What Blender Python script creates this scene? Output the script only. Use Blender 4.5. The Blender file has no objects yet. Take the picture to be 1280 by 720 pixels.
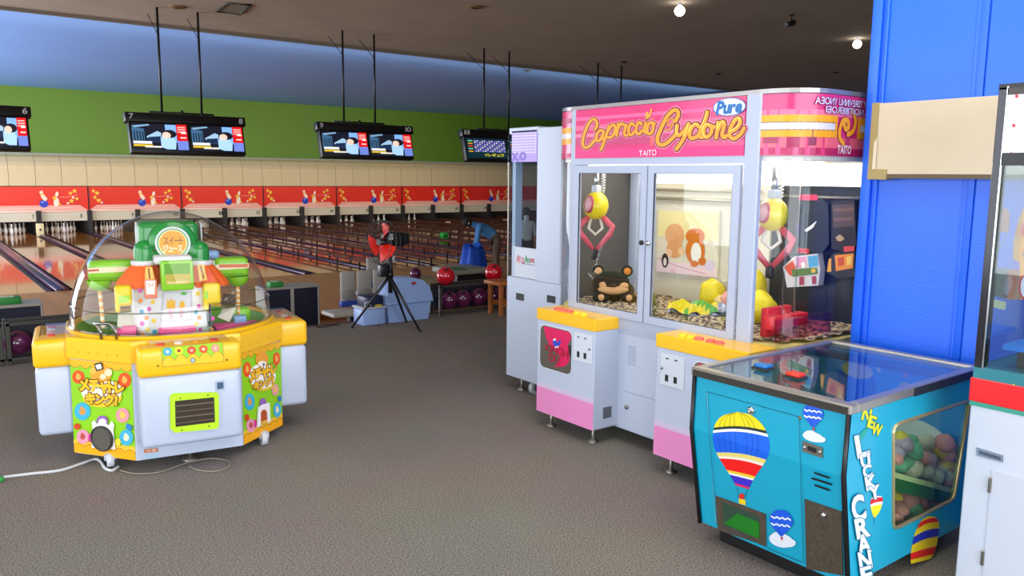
import bpy, bmesh, math, random
from mathutils import Vector, Matrix
random.seed(7)
S = bpy.context.scene
C = S.collection
PI = math.pi

# ---------------------------------------------------------------- camera
FPX, CAM_H = 1010.0, 1.6
YAW, PITCH, ROLL = math.radians(37.17), math.radians(7.89), math.radians(0.565)
_fw = Vector((math.sin(YAW)*math.cos(PITCH), math.cos(YAW)*math.cos(PITCH), -math.sin(PITCH)))
_r = Vector((math.cos(YAW), -math.sin(YAW), 0)); _u = _r.cross(_fw)
_c, _s = math.cos(ROLL), math.sin(ROLL)
RT, UP = _c*_r + _s*_u, -_s*_r + _c*_u
cam_d = bpy.data.cameras.new('camera'); cam = bpy.data.objects.new('camera', cam_d); C.objects.link(cam)
cam_d.sensor_width = 36.0; cam_d.lens = FPX/1280*36.0; cam_d.clip_start = 0.05; cam_d.clip_end = 200
M4 = Matrix((RT, UP, -_fw)).transposed().to_4x4(); M4.translation = Vector((0, 0, CAM_H)); cam.matrix_world = M4
S.camera = cam
CP = Vector((0, 0, CAM_H))
def ray(p): return RT*((p[0]-640)/FPX) + UP*((360-p[1])/FPX) + _fw          # photo pixel -> direction
def hit(p, o, n):                                                            # ... meets the plane it lies on
    d = ray(p); o = Vector(o); n = Vector(n)
    return CP + d*((o-CP).dot(n)/d.dot(n))
def onX(p, X): return hit(p, (X, 0, 0), (1, 0, 0))
def onY(p, Y): return hit(p, (0, Y, 0), (0, 1, 0))
def onZ(p, Z): return hit(p, (0, 0, Z), (0, 0, 1))

# ---------------------------------------------------------------- world, daylight, exposure
S.view_settings.view_transform = 'Standard'; S.view_settings.look = 'None'
S.view_settings.gamma = 1; S.view_settings.use_curve_mapping = False
S.view_settings.exposure = -0.3
W = bpy.data.worlds.new('sky'); S.world = W; W.use_nodes = True
W.node_tree.nodes['Background'].inputs[0].default_value = (0.62, 0.74, 1.0, 1)
W.node_tree.nodes['Background'].inputs[1].default_value = 1.0
def area(name, loc, aim, sx, sy, power, col=(1, 1, 1), spread=180):
    l = bpy.data.lights.new(name, 'AREA'); l.shape = 'RECTANGLE'; l.size = sx; l.size_y = sy; l.energy = power; l.color = col
    l.spread = math.radians(spread)
    o = bpy.data.objects.new(name, l); C.objects.link(o); o.location = loc
    o.rotation_euler = (Vector(aim)-Vector(loc)).to_track_quat('-Z', 'Y').to_euler(); return o
DAY = (0.86, 0.93, 1.0)
area('window_daylight', (-5.9, 4.0, 2.0), (4, 4.0, 2.0), 14, 3.4, 900, DAY)          # windows along the left wall
area('window_daylight', (-5.9, 25.0, 1.6), (8, 25.0, 2.2), 15, 4.2, 3100, DAY)
area('window_daylight', (1.0, -5.9, 2.0), (1.0, 2, 2.2), 11, 3.4, 1100, DAY)         # shop front behind the camera
area('added_fill_light', (2.0, 1.5, 4.50), (2.0, 1.5, 0), 3.0, 3.0, 160, (1, .95, .86))   # unseen light added over the arcade
area('added_fill_light', (10.0, 18.1, 4.45), (10.0, 33.5, 0.6), 26, 0.25, 520, (1, .93, .8), 70)  # unseen light added to brighten the lane end

# ---------------------------------------------------------------- materials
def lin(h):
    if isinstance(h, str):
        h = h.lstrip('#'); h = [int(h[i:i+2], 16)/255 for i in (0, 2, 4)]
    return [c/12.92 if c <= .04045 else ((c+.055)/1.055)**2.4 for c in h]
_mats = {}
def mat(h, rough=.45, metal=0.0, noise=0.0, scale=8.0, bump=0.0, bscale=60.0, emit=0.0, coat=0.0, spec=.5, name=None):
    key = (str(h), rough, metal, noise, scale, bump, bscale, emit, coat, spec)
    if key in _mats: return _mats[key]
    m = bpy.data.materials.new(name or 'paint'); m.use_nodes = True; nt = m.node_tree; b = nt.nodes['Principled BSDF']
    c = lin(h)
    b.inputs['Base Color'].default_value = (*c, 1); b.inputs['Roughness'].default_value = rough; b.inputs['Metallic'].default_value = metal
    b.inputs['Specular IOR Level'].default_value = spec
    b.inputs['Coat Weight'].default_value = coat; b.inputs['Coat Roughness'].default_value = .08
    if emit: b.inputs['Emission Color'].default_value = (*c, 1); b.inputs['Emission Strength'].default_value = emit
    if noise or bump:
        tc = nt.nodes.new('ShaderNodeTexCoord')
    if noise:
        n = nt.nodes.new('ShaderNodeTexNoise'); n.inputs['Scale'].default_value = scale; n.inputs['Detail'].default_value = 4
        r = nt.nodes.new('ShaderNodeValToRGB'); r.color_ramp.elements[0].position = .3; r.color_ramp.elements[1].position = .7
        r.color_ramp.elements[0].color = (*[x*(1-noise) for x in c], 1); r.color_ramp.elements[1].color = (*[min(1, x*(1+noise)) for x in c], 1)
        nt.links.new(tc.outputs['Object'], n.inputs['Vector']); nt.links.new(n.outputs['Fac'], r.inputs[0]); nt.links.new(r.outputs[0], b.inputs['Base Color'])
    if bump:
        n2 = nt.nodes.new('ShaderNodeTexNoise'); n2.inputs['Scale'].default_value = bscale; n2.inputs['Detail'].default_value = 3
        bp = nt.nodes.new('ShaderNodeBump'); bp.inputs['Strength'].default_value = bump; bp.inputs['Distance'].default_value = .01
        nt.links.new(tc.outputs['Object'], n2.inputs['Vector']); nt.links.new(n2.outputs['Fac'], bp.inputs['Height']); nt.links.new(bp.outputs[0], b.inputs['Normal'])
    _mats[key] = m
    return m
def glass(tint='#ffffff', refl=1.0, name='clear_glass', rough=.02, fill=0.0):
    key = ('glass', tint, refl, rough, fill)
    if key in _mats: return _mats[key]
    m = bpy.data.materials.new(name); m.use_nodes = True; nt = m.node_tree
    nt.nodes.remove(nt.nodes['Principled BSDF']); out = nt.nodes['Material Output']
    t = nt.nodes.new('ShaderNodeBsdfTransparent'); t.inputs[0].default_value = (*lin(tint), 1)
    g = nt.nodes.new('ShaderNodeBsdfGlossy'); g.inputs['Roughness'].default_value = rough
    lw = nt.nodes.new('ShaderNodeLayerWeight'); pw = nt.nodes.new('ShaderNodeMath'); pw.operation = 'POWER'; pw.inputs[1].default_value = 5.0
    f = nt.nodes.new('ShaderNodeMath'); f.operation = 'MULTIPLY_ADD'; f.inputs[1].default_value = .95; f.inputs[2].default_value = .04
    nt.links.new(lw.outputs['Facing'], pw.inputs[0]); nt.links.new(pw.outputs[0], f.inputs[0])
    k = nt.nodes.new('ShaderNodeMath'); k.operation = 'MULTIPLY'; k.inputs[1].default_value = refl; k.use_clamp = True
    mx = nt.nodes.new('ShaderNodeMixShader')
    nt.links.new(f.outputs[0], k.inputs[0]); nt.links.new(k.outputs[0], mx.inputs[0]); nt.links.new(t.outputs[0], mx.inputs[1]); nt.links.new(g.outputs[0], mx.inputs[2])
    nt.links.new(mx.outputs[0], out.inputs[0]); _mats[key] = m
    return m
def carpet_mat():
    m = mat('#6a625e', .95, noise=.0, bump=.9, bscale=260, spec=.1, name='carpet'); nt = m.node_tree; b = nt.nodes['Principled BSDF']
    tc = nt.nodes.new('ShaderNodeTexCoord'); n = nt.nodes.new('ShaderNodeTexNoise'); n.inputs['Scale'].default_value = 130; n.inputs['Detail'].default_value = 6; n.inputs['Roughness'].default_value = .75
    r = nt.nodes.new('ShaderNodeValToRGB'); e = r.color_ramp.elements
    e[0].position = .36; e[0].color = (*lin('#4e4743'), 1); e[1].position = .66; e[1].color = (*lin('#beb5ac'), 1)
    n3 = nt.nodes.new('ShaderNodeTexNoise'); n3.inputs['Scale'].default_value = 1.3
    mx = nt.nodes.new('ShaderNodeMixRGB'); mx.blend_type = 'MULTIPLY'; mx.inputs[0].default_value = .25
    nt.links.new(tc.outputs['Object'], n.inputs['Vector']); nt.links.new(tc.outputs['Object'], n3.inputs['Vector'])
    nt.links.new(n.outputs['Fac'], r.inputs[0]); nt.links.new(r.outputs[0], mx.inputs[1]); nt.links.new(n3.outputs['Color'], mx.inputs[2]); nt.links.new(mx.outputs[0], b.inputs['Base Color'])
    return m
def wood_mat(h, rough, var=.25, board=.09, coat=0.0, name='boards'):
    m = bpy.data.materials.new(name); m.use_nodes = True; nt = m.node_tree; b = nt.nodes['Principled BSDF']
    b.inputs['Roughness'].default_value = rough; b.inputs['Coat Weight'].default_value = coat; b.inputs['Coat Roughness'].default_value = .05
    tc = nt.nodes.new('ShaderNodeTexCoord'); mp = nt.nodes.new('ShaderNodeMapping'); mp.inputs['Scale'].default_value = (1/board, .35, 1)
    n = nt.nodes.new('ShaderNodeTexNoise'); n.inputs['Scale'].default_value = 1.0; n.inputs['Detail'].default_value = 3
    r = nt.nodes.new('ShaderNodeValToRGB'); c = lin(h)
    r.color_ramp.elements[0].position = .35; r.color_ramp.elements[0].color = (*[x*(1-var) for x in c], 1)
    r.color_ramp.elements[1].position = .65; r.color_ramp.elements[1].color = (*[min(1, x*(1+var)) for x in c], 1)
    nt.links.new(tc.outputs['Object'], mp.inputs[0]); nt.links.new(mp.outputs[0], n.inputs['Vector']); nt.links.new(n.outputs['Fac'], r.inputs[0]); nt.links.new(r.outputs[0], b.inputs['Base Color'])
    return m
WHITE = mat('#bac4da', .32, name='white_enamel'); BLACK = mat('#121216', .4); CHROME = mat('#c8cace', .18, 1.0); STEEL = mat('#8c8880', .35, .9, noise=.08)
YEL = mat('#f6bd0c', .35, coat=.3); PINK = mat('#e58bc4', .4); DKGREY = mat('#2a2a2e', .5); GREY = mat('#9a9a9c', .5)
CLEAR = glass()

# ---------------------------------------------------------------- mesh building
class MB:
    def __init__(s): s.v = []; s.f = []; s.m = []; s.sm = []
    def add(s, vs, fs, mi=0, sm=False):
        o = len(s.v); s.v += [Vector(v) for v in vs]
        for f in fs: s.f.append([i+o for i in f]); s.m.append(mi); s.sm.append(sm)
        return s
    def bm(s, b, mi=0, sm=False, M=None):
        b.verts.index_update(); vs = [M @ v.co if M else v.co.copy() for v in b.verts]
        s.add(vs, [[v.index for v in f.verts] for f in b.faces], mi, sm); b.free(); return s
    def box(s, a, b, mi=0, bev=0.0, seg=2, M=None):
        a = Vector(a); b = Vector(b)
        for i in range(3):
            if a[i] > b[i]: a[i], b[i] = b[i], a[i]
        x0, y0, z0 = a; x1, y1, z1 = b
        vs = [(x0, y0, z0), (x1, y0, z0), (x1, y1, z0), (x0, y1, z0), (x0, y0, z1), (x1, y0, z1), (x1, y1, z1), (x0, y1, z1)]
        fs = [(3, 2, 1, 0), (4, 5, 6, 7), (0, 1, 5, 4), (1, 2, 6, 5), (2, 3, 7, 6), (3, 0, 4, 7)]
        if not bev: return s.add([M @ Vector(v) for v in vs] if M else vs, fs, mi)
        bm = bmesh.new(); bv = [bm.verts.new(v) for v in vs]
        for f in fs: bm.faces.new([bv[i] for i in f])
        bev = min(bev, .49*min(b[i]-a[i] for i in range(3)))
        bmesh.ops.bevel(bm, geom=list(bm.edges), offset=bev, segments=seg, affect='EDGES', profile=.5)
        return s.bm(bm, mi, seg > 1, M)
    def prism(s, pts, d, mi=0, smooth=False):
        """pts: 3-D outline (counter-clockwise seen against d), swept by vector d"""
        n = len(pts); d = Vector(d); vs = [Vector(p) for p in pts]; vs = vs+[v+d for v in vs]
        s.add(vs, [list(range(n))[::-1], list(range(n, 2*n))], mi)
        o = len(s.v)-2*n
        for i in range(n):
            j = (i+1) % n; s.f.append([o+i, o+j, o+n+j, o+n+i]); s.m.append(mi); s.sm.append(smooth)
        return s
    def tube(s, path, r, n=8, mi=0, cap=True, closed=False):
        P = [Vector(p) for p in path]; k = len(P); rs = r if isinstance(r, (list, tuple)) else [r]*k
        vs = []; prev = None
        for i in range(k):
            if closed: t = P[(i+1) % k]-P[i-1]
            else: t = P[min(i+1, k-1)]-P[max(i-1, 0)]
            t.normalize()
            if prev is None:
                a = Vector((0, 0, 1)) if abs(t.z) < .9 else Vector((1, 0, 0))
                x = t.cross(a).normalized()
            else: x = (prev-t*prev.dot(t)).normalized()
            prev = x; y = t.cross(x)
            for q in range(n):
                A = 2*PI*q/n; vs.append(P[i]+(x*math.cos(A)+y*math.sin(A))*rs[i])
        fs = []
        for i in range(k if closed else k-1):
            for q in range(n):
                a = i*n+q; b = i*n+(q+1) % n; j = (i+1) % k
                fs.append((a, b, j*n+(q+1) % n, j*n+q))
        s.add(vs, fs, mi, True)
        if cap and not closed:
            o = len(s.v)-len(vs); s.f += [[o+q for q in range(n)][::-1], [o+(k-1)*n+q for q in range(n)]]; s.m += [mi, mi]; s.sm += [False, False]
        return s
    def cyl(s, c, r, h, axis=(0, 0, 1), n=20, mi=0):
        c = Vector(c); a = Vector(axis).normalized(); return s.tube([c, c+a*h], r, n, mi)
    def lathe(s, prof, n=24, M=None, mi=0, a0=0, a1=2*PI, smooth=True):
        """prof: (radius, height) from bottom to top"""
        full = abs(a1-a0-2*PI) < 1e-6; k = n if full else n+1; vs = []; fs = []
        for (r, z) in prof:
            for q in range(k):
                A = a0+(a1-a0)*q/n; vs.append(Vector((r*math.cos(A), r*math.sin(A), z)))
        for i in range(len(prof)-1):
            for q in range(n):
                a = i*k+q; b = i*k+(q+1) % k; fs.append((a, b, b+k, a+k))
        if M: vs = [M @ v for v in vs]
        return s.add(vs, fs, mi, smooth)
    def ball(s, c, r, n=20, mi=0, sc=(1, 1, 1), M=None, a0=-PI/2, a1=PI/2, k=12):
        c = Vector(c); prof = [(max(1e-4, r*math.cos(a0+(a1-a0)*i/k)), r*math.sin(a0+(a1-a0)*i/k)) for i in range(k+1)]
        T = Matrix.Translation(c) @ (M.to_4x4() if M else Matrix()) @ Matrix.Diagonal((*sc, 1))
        return s.lathe(prof, n, T, mi)
    def build(s, name, mats, parent=None, world=False):
        me = bpy.data.meshes.new(name); vs = s.v
        if world and parent: Mi = Mw(parent).inverted(); vs = [Mi @ v for v in vs]
        me.from_pydata([tuple(v) for v in vs], [], s.f); me.polygons.foreach_set('material_index', s.m); me.polygons.foreach_set('use_smooth', s.sm)
        for m in (mats if isinstance(mats, (list, tuple)) else [mats]): me.materials.append(m)
        me.update(); o = bpy.data.objects.new(name, me); C.objects.link(o); o.parent = parent
        return o
def Mw(o): return Mw(o.parent) @ o.matrix_basis if o.parent else o.matrix_basis.copy()
def tag(o, label=None, cat=None, group=None, kind=None):
    if label: o['label'] = label
    if cat: o['category'] = cat
    if group: o['group'] = group
    if kind: o['kind'] = kind
    return o
def thing(name, label, cat, loc=(0, 0, 0), rz=0, group=None):
    o = bpy.data.objects.new(name, None); C.objects.link(o); o.location = loc; o.rotation_euler = (0, 0, rz); o.empty_display_size = .1
    return tag(o, label, cat, group)
def struct(name, mb, mats, parent=None):
    o = mb.build(name, mats, parent)
    if not parent: o['kind'] = 'structure'
    return o
def recenter(o):
    """put a one-mesh thing's origin at the middle of its base"""
    vs = [v.co for v in o.data.vertices]
    c = Vector(((min(v.x for v in vs)+max(v.x for v in vs))/2, (min(v.y for v in vs)+max(v.y for v in vs))/2, min(v.z for v in vs)))
    o.data.transform(Matrix.Translation(-c)); o.location = c
    return o
def dup(o, loc=None, rz=None, label=None, parent=None, mats=None):
    r = o.copy(); C.objects.link(r); r.parent = parent
    if loc is not None: r.location = loc
    if rz is not None: r.rotation_euler = (0, 0, rz)
    if label: r['label'] = label
    for ch in list(o.children): dup(ch, parent=r)
    return r
# ---- flat print: polygons in 2-D, mapped on a surface, layer over layer
_tc = {}
def glyphs(body, bold=0.0, font=None):
    k = (body, bold)
    if k not in _tc:
        c = bpy.data.curves.new('lettering', 'FONT'); c.body = body; c.offset = bold; c.resolution_u = 3
        o = bpy.data.objects.new('lettering', c); C.objects.link(o); bpy.context.view_layer.update()
        me = bpy.data.meshes.new_from_object(o.evaluated_get(bpy.context.evaluated_depsgraph_get()))
        vs = [(v.co.x, v.co.y) for v in me.vertices]; fs = [list(p.vertices) for p in me.polygons]
        bpy.data.objects.remove(o); bpy.data.curves.remove(c); bpy.data.meshes.remove(me)
        _tc[k] = (vs, fs)
    return _tc[k]
def catmull(P, k=5):
    if len(P) < 3: return P
    Q = [P[0]]+list(P)+[P[-1]]; out = []
    for i in range(1, len(Q)-2):
        for j in range(k):
            t = j/k; a, b, c, d = Q[i-1:i+3]
            out.append(tuple(.5*((2*b[q])+(-a[q]+c[q])*t+(2*a[q]-5*b[q]+4*c[q]-d[q])*t*t+(-a[q]+3*b[q]-3*c[q]+d[q])*t**3) for q in (0, 1)))
    return out+[tuple(P[-1])]
def dense(P, k=6):
    if len(P) > 9: return list(P)
    return [(P[i][0]+(P[i+1][0]-P[i][0])*j/k, P[i][1]+(P[i+1][1]-P[i][1])*j/k) for i in range(len(P)-1) for j in range(k)]+[P[-1]]
class Decal:
    def __init__(s, mapf, n, step=.00022, base=.001, gloss=.35):
        s.mapf = mapf; s.n = n if callable(n) else (lambda p, _n=Vector(n).normalized(): _n); s.step = step; s.h = base; s.mb = MB(); s.cols = []; s.gloss = gloss
    def ci(s, col):
        if col not in s.cols: s.cols.append(col)
        return s.cols.index(col)
    def raw(s, vs, fs, col, lift=True, hs=None):
        i = s.ci(col); s.mb.add([s.mapf(p)+s.n(p)*(s.h+(hs[k] if hs else 0)) for k, p in enumerate(vs)], fs, i)
        if lift: s.h += s.step
        return s
    def poly(s, pts, col, lift=True): return s.raw(pts, [list(range(len(pts)))], col, lift)
    def rect(s, x0, y0, x1, y1, col): return s.poly([(x0, y0), (x1, y0), (x1, y1), (x0, y1)], col)
    def ell(s, cx, cy, rx, ry=None, col='#fff', n=24, rot=0, a0=0, a1=2*PI, lift=True):
        ry = rx if ry is None else ry; c, t = math.cos(rot), math.sin(rot)
        P = [(rx*math.cos(a0+(a1-a0)*i/n), ry*math.sin(a0+(a1-a0)*i/n)) for i in range(n if abs(a1-a0-2*PI) < 1e-6 else n+1)]
        return s.poly([(cx+x*c-y*t, cy+x*t+y*c) for x, y in P], col, lift)
    def stroke(s, pts, w, col, smooth=True, lift=True):
        P = [p for p in (catmull(pts) if smooth else dense(pts))]
        P = [P[0]]+[P[i] for i in range(1, len(P)) if math.hypot(P[i][0]-P[i-1][0], P[i][1]-P[i-1][1]) > 1e-6]
        L, R = [], []; N = len(P); hs = []
        def nv(a, b): dx, dy = b[0]-a[0], b[1]-a[1]; l = math.hypot(dx, dy) or 1; return (-dy/l, dx/l)
        for i in range(N):
            n0 = nv(P[i-1], P[i]) if i else nv(P[0], P[1]); n1 = nv(P[i], P[i+1]) if i < N-1 else n0
            nx, ny = n0[0]+n1[0], n0[1]+n1[1]; l = math.hypot(nx, ny)
            if l < .35: nx, ny = n1; k = 1
            else: nx, ny = nx/l, ny/l; k = min(1.25, 1/max(.3, nx*n1[0]+ny*n1[1]))
            L.append((P[i][0]+nx*k*w/2, P[i][1]+ny*k*w/2)); R.append((P[i][0]-nx*k*w/2, P[i][1]-ny*k*w/2)); hs.append(i*1.2e-5)
        vs = L+R; fs = [(i, i+1, N+i+1, N+i) for i in range(N-1)]; hs = hs+hs
        for e, (a, b) in ((0, (P[1], P[0])), (N-1, (P[-2], P[-1]))):
            A = math.atan2(b[1]-a[1], b[0]-a[0]); o = len(vs)
            vs += [(b[0]+w/2*math.cos(A-PI/2+PI*q/8), b[1]+w/2*math.sin(A-PI/2+PI*q/8)) for q in range(9)]; fs.append(list(range(o, o+9))); hs += [e*1.2e-5]*9
        s.raw(vs, fs, col, lift, hs)
        if not lift: s.h += 4e-5
        return s
    def text(s, body, quad, col, bold=0.0):
        """quad: where the corners top-left, top-right, bottom-right, bottom-left of the lettering go"""
        a, b, c, d = quad; adv = []; X = 0
        for ch in body:
            if ch == ' ': adv.append((X, 0)); X += .3; continue
            v0 = glyphs(ch)[0]; x0, x1 = min(v[0] for v in v0), max(v[0] for v in v0); adv.append((X-x0, 1)); X += (x1-x0)+.07
        X -= .07; vv = [v for ch in body if ch != ' ' for v in glyphs(ch)[0]]; y0, y1 = min(v[1] for v in vv), max(v[1] for v in vv)
        for k_, (ch, (off, ok)) in enumerate(zip(body, adv)):
            if not ok: continue
            vs, fs = glyphs(ch, bold); P = []
            for (x, y) in vs:
                t = (x+off)/X; k = (y1-y)/((y1-y0) or 1)
                P.append(tuple((a[q]*(1-t)+b[q]*t)*(1-k)+(d[q]*(1-t)+c[q]*t)*k for q in (0, 1)))
            s.raw(P, fs, col, False); s.h += 3e-5
        s.h += s.step
        return s
    def build(s, name, parent, world=True, emit=0.0, label=None):
        o = s.mb.build(name, [mat(c, s.gloss, emit=emit) for c in s.cols], parent, world)
        if label: o['label'] = label
        return o
def pxplane(o, n):
    o = Vector(o); n = Vector(n); return lambda p: hit(p, o, n)
def zm(x0, y0, s, pts):   # coordinates read off an enlarged crop of the photograph -> photo pixels
    return [(x0+x/s, y0+y/s) for x, y in pts]
def star(cx, cy, r, rot=.3): return [(cx+(r if i % 2 == 0 else r*.45)*math.cos(rot+i*PI/5), cy+(r if i % 2 == 0 else r*.45)*math.sin(rot+i*PI/5)) for i in range(10)]

# ================================================================ the hall
ZL, ZS = -.65, -.75            # lanes and approach; settee floor
YC, YA, YF, YM = 7.97, 12.2, 17.3, 33.5
XL, XR = -6.0, 32.1
CEIL = 4.57
struct('floor', MB().box((XL, -6, -.12), (XR, YC, 0)), carpet_mat())
struct('floor_lower', MB().box((XL, YC-.1, ZS-.1), (XR, YA+.2, ZS)), wood_mat('#a8703c', .4, .15, name='settee_boards'))
struct('trim_1', MB().box((XL, YC, -.7), (XR, YC+.03, .012), bev=.004, seg=1), mat('#4a3428', .5))
struct('floor_approach', MB().box((XL, YA, ZL-.1), (XR, YF, ZL)), wood_mat('#c47c3a', .34, .14, .1, .0, name='approach_boards'))
struct('trim_2', MB().box((XL, YA-.03, ZL-.11), (XR, YA, ZL+.004)), mat('#8a4a20', .4))
LANE = wood_mat('#ac6428', .06, .25, .06, .0, name='lane_boards')
DIVC = mat('#47243c', .25); GUT = mat('#6d584c', .4); RAIL = mat('#401d14', .4); RAILP = mat('#2c120c', .5)
divs = [2.11+1.65*k for k in range(-2, 18)]
for k, x in enumerate(divs):
    struct('bowling_lane', MB().box((x+.47, YF, ZL-.1), (x+1.65, 34.9, ZL-.001)), LANE)
    d = struct('lane_division', MB().box((x, YF, ZL-.12), (x+.47, 34.9, ZL-.08)), GUT)
    MB().box((x+.16, YF, ZL-.08), (x+.31, 33.2, ZL+.035), bev=.015).build('division_cap', DIVC, d)
    for sx in (x, x+.455):
        MB().box((sx, YF, ZL-.09), (sx+.015, 33.4, ZL+.004)).build('gutter_lip', RAILP, d)
    if 0 <= k-2 <= 0:
        MB().tube([(x+.335, YF-.02, ZL+.02), (x+.335, 33, ZL+.02)], .045, 10).build('return_pipe', mat('#6b3b3f', .25), d)
    if k >= 6:
        for sx in (x+.05, x+.42):
            r = MB().box((sx-.02, YF+(.0 if sx < x+.2 else .25), ZL+.165), (sx+.02, 33.0, ZL+.21), bev=.008, seg=1).build('bumper_rail', RAIL)
            tag(r, 'brown bumper rail on short posts along a lane gutter', 'rail', 'raised bumper rails beside the lanes')
            recenter(r); p = MB()
            for i in range(13):
                yy = YF+.35+i*1.25; p.box((sx-.018, yy-.02, ZL-.08), (sx+.018, yy+.02, ZL+.18))
            tag(p.build('posts', RAILP, r, True), kind='stuff')
struct('wall_pit', MB().box((XL, 35.2, -1), (XR, 35.3, 2.2)), mat('#0b0a0a', .9))
# cream kickback plates between the pin decks
for x in divs:
    struct('kickback', MB().box((x+.16, 33.3, ZL-.1), (x+.31, 35.2, .2)), mat('#1c1613', .6))
# green end wall
GREEN = mat('#567c00', .5, noise=.05, scale=.6)
struct('wall_back', MB().box((XL, 34.15, 1.9), (XR, 34.35, CEIL+.05)), GREEN)
struct('trim_3', MB().box((XL, 33.95, 2.2), (XR, 34.16, 2.26)), mat('#8d8f8c', .4))
struct('ceiling', MB().box((XL, -6, CEIL), (XR, 17.8, CEIL+.2)), mat('#b0a392', .85, noise=.08, scale=1.2, name='ceiling_paint'))
struct('ceiling_lanes', MB().box((XL, 17.8, CEIL+.03), (XR, 34.4, CEIL+.2)), mat('#86b4ff', .5, noise=.04, scale=.7, spec=.25, name='blue_ceiling_paint'))
struct('trim_4', MB().box((XL, 17.8, CEIL-.06), (XR, 17.86, CEIL+.03)), mat('#8a8074', .7))  # fixture strip added in front of the added lane-end light
lf = MB()
for a_, b_ in (((.46, -.04), (3.54, 0)), ((.46, 3), (3.54, 3.04)), ((.46, 0), (.5, 3)), ((3.5, 0), (3.54, 3))): lf.box((*a_, CEIL-.09), (*b_, CEIL))
lf.build('added_light_frame', mat('#d8d8d4', .5), bpy.data.objects['ceiling'])  # unseen frame added round the added arcade light
WALLM = mat('#cfc6b4', .8, noise=.04)
wl = struct('wall_left', MB().box((XL-.2, -6, -1), (XL, 34.4, CEIL+.1)), WALLM)
struct('wall_right', MB().box((XR, -6, -1), (XR+.2, 34.4, CEIL+.1)), mat('#4f7fc8', .5))
struct('wall_front', MB().box((XL, -6.2, -1), (XR, -6, CEIL+.1)), WALLM)
for i, (a, b, ax) in enumerate([(-3, 11, 0), (17.5, 32.5, 0), (-4.5, 6.5, 1)]):
    f = MB()
    for z in (.3, 3.72):
        f.box((XL, a, z-.04), (XL+.08, b, z+.04)) if ax == 0 else f.box((a, -6, z-.04), (b, -5.92, z+.04))
    for q in range(8):
        t = a+(b-a)*q/7; f.box((XL, t-.03, .3), (XL+.08, t+.03, 3.72)) if ax == 0 else f.box((t-.03, -6, .3), (t+.03, -5.92, 3.72))
    struct('window_%d' % (i+1), f, mat('#b8bcc0', .3, .7))

# ---- beige cove panels over the masks
BEI = mat('#cdb58a', .5, noise=.03, scale=2)
wb = bpy.data.objects['wall_back']
pm = MB(); prof = [(0, 1.085), (0, 1.80), (.06, 1.92), (.22, 2.10), (.45, 2.215), (.5, 2.215), (.5, 1.085)]
pm.prism([(0.006, y, z) for y, z in prof], (.813, 0, 0))
p0 = pm.build('panel', BEI, wb); p0.location = (2.34-3.3*2, YM-.02, 0)
for i in range(1, 44):
    q = p0.copy(); C.objects.link(q); q.location.x = 2.34-6.6+i*.825
# ---- masking units, one to a lane pair
RED = mat('#e02a16', .3, noise=.05, scale=.5); CREAM = mat('#c9bda4', .4); MSEAM = BLACK
def mask_art(mx, w):
    f = lambda p: Vector((mx+p[0], YM-.03, p[1])); D = Decal(f, (0, -1, 0), step=.002, base=.003)
    D.poly([(.03, .147), (w-.03, .147), (w-.03, .20), (w-.28, .385), (.28, .385), (.03, .20)], '#e8a08c')
    D.poly([(.03, .147), (w-.03, .147), (w-.03, .17), (.03, .215)], '#f0cdb8'); D.poly([(.4, .25), (w-.6, .29), (w-.5, .31), (.5, .28)], '#f2c4b0')
    for (cx, s_) in ((1.85, 1.0),):
        D.ell(cx, .45, .14, .14, '#1436a8'); D.ell(cx-.04, .50, .035, .035, '#7f9be8')
        D.poly([(cx-.12, .88), (cx-.02, .92), (cx+.02, .78), (cx+.13, .62), (cx+.04, .53), (cx-.06, .66)], '#f2d2b4'); D.poly([(cx-.08, .74), (cx+.02, .78), (cx+.0, .83), (cx-.1, .8)], '#f0b43c')
        D.ell(cx+.40, .50, .085, .17, '#f2d9be', rot=-.1); D.ell(cx+.43, .78, .05, .1, '#f2d9be', rot=-.3); D.poly([(cx+.27, .68), (cx+.42, .74), (cx+.40, .6), (cx+.33, .56)], '#f0b030'); D.poly([(cx+.48, .5), (cx+.56, .42), (cx+.46, .4)], '#f0b030')
        D.stroke([(cx+.5, .68), (cx+.8, .69), (cx+1.1, .77)], .012, '#f6b8a0')
    for (x, z, r) in ((2.86, .9, .09), (2.72, .82, .08), (2.80, .66, .06), (2.92, .62, .08), (2.74, .54, .1), (2.62, .46, .06), (.18, .9, .08), (.30, .82, .1), (.22, .66, .08), (.34, .55, .1), (.44, .47, .06)):
        D.poly(star(x, z, r), '#f5bc3a' if r > .065 else '#f7d9c0')
    return D
NW = 'zero one two three four five six seven eight nine ten eleven twelve thirteen fourteen fifteen sixteen seventeen eighteen nineteen twenty twenty-one twenty-two twenty-three twenty-four'.split()
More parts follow.
